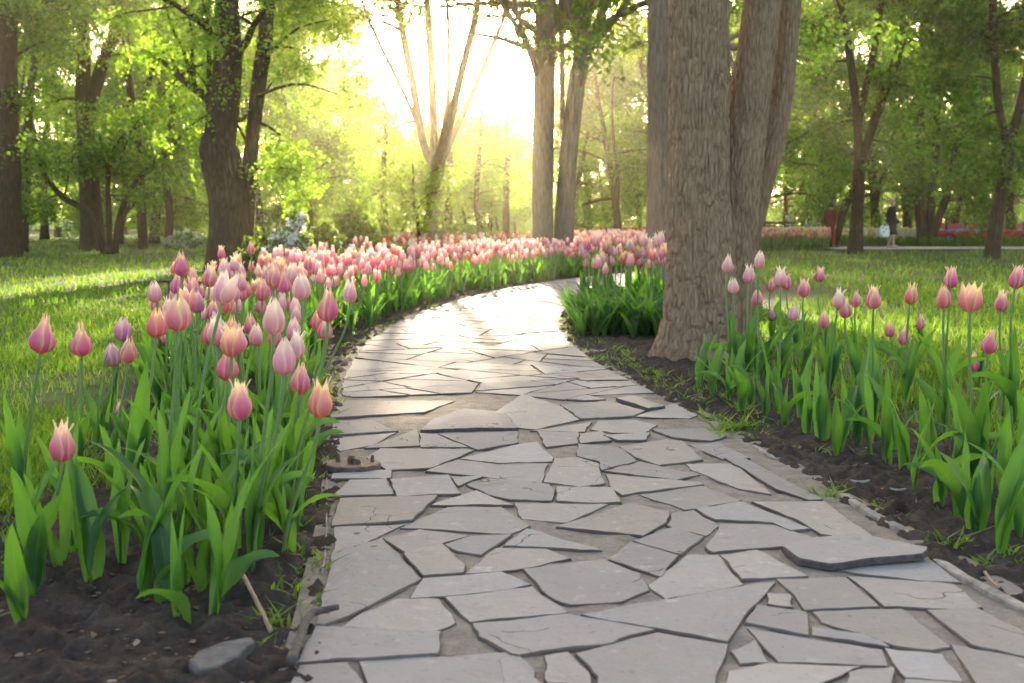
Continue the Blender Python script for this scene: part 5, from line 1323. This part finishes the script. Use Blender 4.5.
mb = MB(); q = .62; mb.add([(-q, -q, 1.1), (q, -q, 1.1), (q, q, 1.1), (-q, q, 1.1), (-q, -q, 1.25), (q, -q, 1.25), (q, q, 1.25), (-q, q, 1.25), (0, 0, 1.75)], [(0, 1, 5, 4), (1, 2, 6, 5), (2, 3, 7, 6), (3, 0, 4, 7), (4, 5, 8), (5, 6, 8), (6, 7, 8), (7, 4, 8), (3, 2, 1, 0)]); mb.build('roof', mte, t, False)
Y = 92; t = thing('kiosk', 'far kiosk with boarded walls and a pale blue roof left of the paired trunks', 'kiosk', ((513 - 512) / F * Y, Y, 0))
mb = MB(); [box(mb, (-1.35 + .3 * i, 0, .72), (.285, 1.6, 1.44), bev=.012) for i in range(10)]; mb.build('wall', plain('grey_boards', (.33, .30, .27), .8, 6), t, False)
mb = MB(); mb.add([(-1.7, -1, 1.45), (1.7, -1, 1.45), (1.7, 1, 1.45), (-1.7, 1, 1.45), (-1.2, 0, 2.05), (1.2, 0, 2.05)], [(0, 1, 5, 4), (2, 3, 4, 5), (1, 2, 5), (3, 0, 4), (3, 2, 1, 0)]); mb.build('roof', plain('pale_roof', (.55, .62, .68), .45, 4, .1), t, False)
mb = MB(); box(mb, (.5, -.83, .7), (.7, .06, 1.2), bev=.01); mb.build('door', plain('grey_door', (.2, .19, .18), .7, 6), t, False)
Y = 56; X0 = (925 - 512) / F * Y; t = thing('fence', 'low fence with blue lower boards and red upper boards behind the scarlet tulips', 'fence', (X0, Y, 0))
for i in range(5):
    for k, (c_, a, b) in enumerate(((mbl, .1, .57), (mrd, .59, .82))):
        mb = MB(); [box(mb, (i * .9 + .15 + .2 * j, 0, (a + b) / 2), (.19, .03, b - a), bev=.006) for j in range(4)]; mb.build('boards', c_, t, False)
for i in range(6): mb = MB(); box(mb, (i * .9 - .0, .05, .45), (.06, .06, .94), bev=.01); mb.build('post', M['black_metal'], t, False)
# a parked car at the far road
def car(px, Y, label, col):
    t = thing('parked_car', label, 'car', ((px - 512) / F * Y, Y, .05)); paint = plain('car_paint', col, .3, 2, .05, .0, spec=.5)
    glass = plain('car_glass', (.03, .035, .04), .1, 2, .1, 0, spec=.6)
    prof = [(-2.1, .35), (-2.1, .72), (-1.95, .86), (-1.2, .93), (-.55, 1.40), (.75, 1.44), (1.55, .98), (2.05, .88), (2.12, .6), (2.1, .32)]
    def shell(P, hw, mi, mat, nm, inset=.12):
        mb = MB(); V = []; n = len(P)
        for y, k in ((-hw, 0), (-hw + .1, 1), (hw - .1, 1), (hw, 0)):
            for x, z in P: V.append((x * (1 if k else .985), y + (inset * (z - .93) / .5 * (1 if y < 0 else -1) if z > .95 else 0), z))
        mb.add(V, [(r * n + i, r * n + (i + 1) % n, r * n + n + (i + 1) % n, r * n + n + i) for r in range(3) for i in range(n)] + [tuple(range(n - 1, -1, -1)), tuple(3 * n + i for i in range(n))])
        return mb.build(nm, mat, t, False)
    shell(prof, .85, 0, paint, 'body')
    for s in (-1, 1):
        for P in ([(-1.02, .95), (-.52, 1.34), (.05, 1.37), (.05, .95)], [(.13, .95), (.13, 1.37), (.72, 1.36), (1.28, .97)]):
            mb = MB(); mb.add([(x, s * (.856 - .12 * (z - .93) / .5 * 1 + .008), z) for x, z in P] + [(x, s * (.80 - .12 * (z - .93) / .5), z) for x, z in P], [(0, 1, 2, 3), (4, 7, 6, 5), (0, 4, 5, 1), (1, 5, 6, 2), (2, 6, 7, 3), (3, 7, 4, 0)]); mb.build('window', glass, t, False)
        for x in (-1.3, 1.35):
            mb = MB(); tube(mb, [(x, s * .68, .31), (x, s * .72, .31), (x, s * .86, .31), (x, s * .875, .31)], [.27, .31, .31, .27], 20); wv = mb.build('wheel', plain('tyre', (.02, .02, .02), .8), t)
            mb = MB(); tube(mb, [(x, s * .86, .31), (x, s * .885, .31)], [.19, .17], 16); mb.build('rim', plain('rim', (.5, .5, .5), .3, metal=.8), wv)
        mb = MB(); box(mb, (-2.09, s * .62, .68), (.06, .28, .13), bev=.02); mb.build('headlight', mwh, t, False)
        mb = MB(); box(mb, (2.09, s * .62, .74), (.06, .26, .14), bev=.02); mb.build('tail_light', mrd, t, False)
car(54, 104, 'pale car parked beyond the lawn, seen between the slim left trunks', (.62, .66, .72))

# ================================================================ PEOPLE
def skin_body(name, joints, edges, mat, parent, sub=2):
    me = bpy.data.meshes.new(name); names = list(joints); me.from_pydata([joints[n][0] for n in names], [(names.index(a), names.index(b)) for a, b in edges], [])
    me.materials.append(mat); o = link(bpy.data.objects.new(name, me), parent); m = o.modifiers.new('skin', 'SKIN'); m.use_smooth_shade = True
    sv = me.skin_vertices[0].data
    for i, n in enumerate(names):
        r_ = joints[n][1]; sv[i].radius = (r_, r_) if not isinstance(r_, tuple) else r_; sv[i].use_root = (n == names[0])
    o.modifiers.new('sub', 'SUBSURF').levels = sub; o.modifiers['sub'].render_levels = sub
    return o
def person(X, Y, rz, hgt, label, skin, hair, coat, legs_c, shoe, stride, skirt=False, armf=0.1, hairlen=.0):
    t = thing('person', label, 'person', (X, Y, .036), rz=rz); t.scale = (hgt / 1.7,) * 3
    s = stride; J = {'pelvis': ((0, 0, .92), (.135, .10)), 'waist': ((0, .0, 1.06), (.125, .09)), 'chest': ((0, .01, 1.27), (.15, .105)), 'neckb': ((0, .02, 1.42), (.075, .07)), 'neck': ((0, 0, 1.48), .052),
         'chin': ((0, -.02, 1.54), (.062, .07)), 'head': ((0, -.01, 1.62), (.078, .094)), 'crown': ((0, 0, 1.69), (.06, .075)), 'nose': ((0, -.115, 1.595), .012)}
    E = [('pelvis', 'waist'), ('waist', 'chest'), ('chest', 'neckb'), ('neckb', 'neck'), ('neck', 'chin'), ('chin', 'head'), ('head', 'crown'), ('head', 'nose')]
    for k, sx in (('l', -1), ('r', 1)):
        f = s * sx; g = -armf * sx
        J.update({'ear' + k: ((sx * .088, .0, 1.6), .014), 'sh' + k: ((sx * .17, .01, 1.39), .06), 'el' + k: ((sx * .215, .03 + g * .4, 1.11), .043), 'wr' + k: ((sx * .215, -.04 + g, .87), .03), 'palm' + k: ((sx * .212, -.06 + g, .80), (.018, .036)),
             'hip' + k: ((sx * .095, 0, .86), .085), 'kn' + k: ((sx * .10, -.03 + f * .5, .49), .058), 'an' + k: ((sx * .10, .02 + f, .09), .04), 'toe' + k: ((sx * .115, -.14 + f, .035), (.04, .03))})
        E += [('head', 'ear' + k), ('neckb', 'sh' + k), ('sh' + k, 'el' + k), ('el' + k, 'wr' + k), ('wr' + k, 'palm' + k), ('pelvis', 'hip' + k), ('hip' + k, 'kn' + k), ('kn' + k, 'an' + k), ('an' + k, 'toe' + k)]
        for i, (dy, L) in enumerate(((-.03, .07), (-.01, .085), (.012, .08), (.03, .062))):
            J['f%d%s' % (i, k)] = ((sx * .208, -.06 + g + dy, .755), .0085); J['g%d%s' % (i, k)] = ((sx * .19, -.065 + g + dy, .755 - L * .7), .007)
            E += [('palm' + k, 'f%d%s' % (i, k)), ('f%d%s' % (i, k), 'g%d%s' % (i, k))]
        J['th' + k] = ((sx * .19, -.10 + g, .79), .009); J['ti' + k] = ((sx * .178, -.115 + g, .755), .0075); E += [('palm' + k, 'th' + k), ('th' + k, 'ti' + k)]
    skin_body('body', J, E, skin, t)
    def loft(name, rings, mat, sides=18, nz=.012, solid=.012):
        mb = MB(); V = []
        for j, (cx, cy, z, rx, ry) in enumerate(rings):
            for i in range(sides): a = 6.283 * i / sides; k = 1 + nz * 3 * math.sin(a * 5 + j * 1.7); V.append((cx + math.cos(a) * rx * k, cy + math.sin(a) * ry * k, z))
        n = sides; mb.add(V, [(r_ * n + i, r_ * n + (i + 1) % n, r_ * n + n + (i + 1) % n, r_ * n + n + i) for r_ in range(len(rings) - 1) for i in range(n)])
        o = mb.build(name, mat, t); md = o.modifiers.new('solid', 'SOLIDIFY'); md.thickness = solid; md.offset = 1; return o
    loft('jacket', [(0, 0, .80, .19, .15), (0, 0, .95, .185, .145), (0, 0, 1.08, .175, .135), (0, .01, 1.25, .20, .15), (0, .015, 1.36, .20, .14), (0, .02, 1.42, .15, .11), (0, .01, 1.47, .075, .075)], coat)
    for k in 'lr':
        mb = MB(); P = [J['sh' + k][0], J['el' + k][0], J['wr' + k][0]]; sx = -1 if k == 'l' else 1; P = [(P[0][0] - sx * .05, P[0][1], P[0][2] + .0)] + P
        R = spline(P, 12); tube(mb, R, [.075] * 4 + [.065] * 4 + [.055] * 4, 12, cap=False, rnd=.06); o = mb.build('sleeve', coat, t); o.modifiers.new('s', 'SOLIDIFY').thickness = .008
    if skirt: loft('skirt', [(0, 0, .48, .21, .19), (0, 0, .6, .20, .175), (0, 0, .8, .185, .15), (0, 0, 1.0, .16, .13)], legs_c)
    else:
        for k in 'lr':
            a, b, c = J['hip' + k][0], J['kn' + k][0], J['an' + k][0]; mb = MB(); R = spline([(a[0], a[1], a[2] + .07), a, b, c], 14)
            tube(mb, R, [.118] * 3 + [.11] * 2 + [.095] * 3 + [.08] * 6, 14, cap=False, rnd=.05); o = mb.build('trouser_leg', legs_c, t); o.modifiers.new('s', 'SOLIDIFY').thickness = .008
    for k in 'lr':
        a = J['an' + k][0]; b = J['toe' + k][0]; mb = MB(); tube(mb, [(a[0], a[1] + .05, .035), (a[0], a[1], .055), ((a[0] + b[0]) / 2, (a[1] + b[1]) / 2, .05), (b[0], b[1], .036), (b[0], b[1] - .04, .025)], [.03, .05, .05, .044, .02], 10); mb.build('shoe', shoe, t)
    mb = MB(); V = []; n = 20; rows = 9
    for j in range(rows):
        e = 1.57 * (1 - j / (rows - 1) * (1.35 + hairlen))
        for i in range(n):
            a = 6.283 * i / n; fr = max(0, -math.sin(a)); cut_ = max(e, -.1 + .75 * fr) if fr > .3 else e
            V.append((.094 * math.cos(a) * math.cos(cut_), .01 + .112 * math.sin(a) * math.cos(cut_), 1.635 + .098 * math.sin(cut_) * (1 if cut_ > 0 else 1.2)))
    mb.add(V, [(r_ * n + i, r_ * n + (i + 1) % n, r_ * n + n + (i + 1) % n, r_ * n + n + i) for r_ in range(rows - 1) for i in range(n)]); o = mb.build('hair', hair, t); o.modifiers.new('s', 'SOLIDIFY').thickness = .012
    return t, J
sk = plain('skin', (.50, .32, .24), .5, 8, .08, 0)
Yp = 38.6; Xw = (890 - 512) / F * Yp
person(Xw, Yp, .9, 1.53, 'woman in a dark jacket and green skirt walking with a white bag', sk, plain('blond_hair', (.42, .30, .18), .5, 40, .3), plain('black_jacket', (.022, .016, .016), .8, 20), plain('green_skirt', (.03, .05, .02), .8, 20), plain('pale_shoe', (.5, .4, .33), .6), .14, True, .12)
t = thing('bag', 'white carrier bag with dark spots held by the walking woman', 'bag', (Xw - .28, Yp - .16, .38))
mb = MB(); V = []; n = 16
for z, rx, ry in ((0, .13, .06), (.05, .16, .08), (.2, .17, .075), (.32, .14, .04), (.36, .12, .02)):
    for i in range(n): a = 6.283 * i / n; V.append((rx * math.copysign(abs(math.cos(a)) ** .6, math.cos(a)), ry * math.sin(a), z))
mb.add(V, [(r_ * n + i, r_ * n + (i + 1) % n, r_ * n + n + (i + 1) % n, r_ * n + n + i) for r_ in range(4) for i in range(n)] + [tuple(range(n - 1, -1, -1))])
tt = NT('spotted_bag'); v_ = tt.n('ShaderNodeTexVoronoi'); v_.inputs['Scale'].default_value = 9; tt.l(tt.obj(), v_.inputs['Vector'])
mb.build('sack', tt.done(tt.principled(tt.ramp(v_.outputs['Distance'], [(.22, (.08, .08, .09)), (.3, (.75, .73, .7))]), .6)), t)
mb = MB(); tube(mb, [(-.08, 0, .34), (-.05, 0, .44), (.0, 0, .48), (.05, 0, .44), (.08, 0, .34)], .008, 6); mb.build('handle', mwh, t)
person((829 - 512) / F * 39.4, 39.4, 2.6, 1.42, 'person in a dark red coat and red trousers walking beside the V shaped tree', sk, plain('dark_hair', (.05, .03, .025), .6, 40, .3), plain('red_coat', (.14, .014, .012), .8, 20), plain('red_trousers', (.28, .02, .012), .8, 20), plain('red_shoe', (.4, .06, .03), .6), .13, False, .08)

# ================================================================ AIR, LIGHT, CAMERA
SUNPX = (505, -92)
dsun = ray(*SUNPX).normalized(); EL = math.asin(dsun.z); AZ = math.atan2(dsun.x, dsun.y)
HAZE = 0.0011
t = NT('haze'); pv = t.n('ShaderNodeVolumePrincipled'); pv.inputs['Color'].default_value = (.96, .88, .66, 1); pv.inputs['Density'].default_value = HAZE; pv.inputs['Anisotropy'].default_value = .93
t.l(pv.outputs[0], t.out.inputs['Volume'])
mb = MB(); box(mb, (0, 12, 10.5), (640, 640, 23)); o = mb.build('haze', t.mat, smooth=False); tag(o, 'thin warm haze filling the park air', 'haze', kind='stuff')
wd = bpy.data.worlds.new('World'); SC.world = wd; wd.use_nodes = True; nt = wd.node_tree; nt.nodes.clear()
sky = nt.nodes.new('ShaderNodeTexSky'); sky.sky_type = 'NISHITA'; sky.sun_disc = False; sky.sun_elevation = EL; sky.sun_rotation = AZ
sky.air_density = 0.55; sky.dust_density = 3.0; sky.ozone_density = 0.6
bg = nt.nodes.new('ShaderNodeBackground'); bg.inputs[1].default_value = 0.15; wo = nt.nodes.new('ShaderNodeOutputWorld')
nt.links.new(sky.outputs[0], bg.inputs[0]); nt.links.new(bg.outputs[0], wo.inputs[0])
sl = bpy.data.lights.new('sun', 'SUN'); sl.energy = 3.7; sl.angle = math.radians(.53); sl.color = (1, .89, .75)
so = link(bpy.data.objects.new('sun', sl)); so.rotation_euler = (-dsun).to_track_quat('-Z', 'Y').to_euler(); so.location = (0, 60, 40)
cd = bpy.data.cameras.new('camera'); cd.sensor_width = 36; cd.lens = 36 * F / W; cd.clip_start = .05; cd.clip_end = 2000
cam = link(bpy.data.objects.new('camera', cd)); cam.location = (0, 0, CAMH); cam.rotation_euler = (math.pi / 2 - TH, 0, 0)
cd.dof.use_dof = True; cd.dof.focus_distance = 4.2; cd.dof.aperture_fstop = 5.6
SC.camera = cam
vs = SC.view_settings; vs.view_transform = 'Standard'; vs.look = 'None'; vs.gamma = 1; vs.use_curve_mapping = False; vs.exposure = 2.68
try: vs.use_white_balance = True; vs.white_balance_temperature = 7900; vs.white_balance_tint = 10
except Exception: pass
c = SC.cycles if hasattr(SC, 'cycles') else None
if c:
    c.use_denoising = True; c.max_bounces = 7; c.diffuse_bounces = 4; c.glossy_bounces = 2; c.transmission_bounces = 4; c.transparent_max_bounces = 4; c.volume_bounces = 1
    c.use_adaptive_sampling = True; c.adaptive_threshold = .02; c.sample_clamp_indirect = 6
    try: c.denoiser = 'OPENIMAGEDENOISE'; c.denoising_input_passes = 'RGB_ALBEDO_NORMAL'
    except Exception: pass
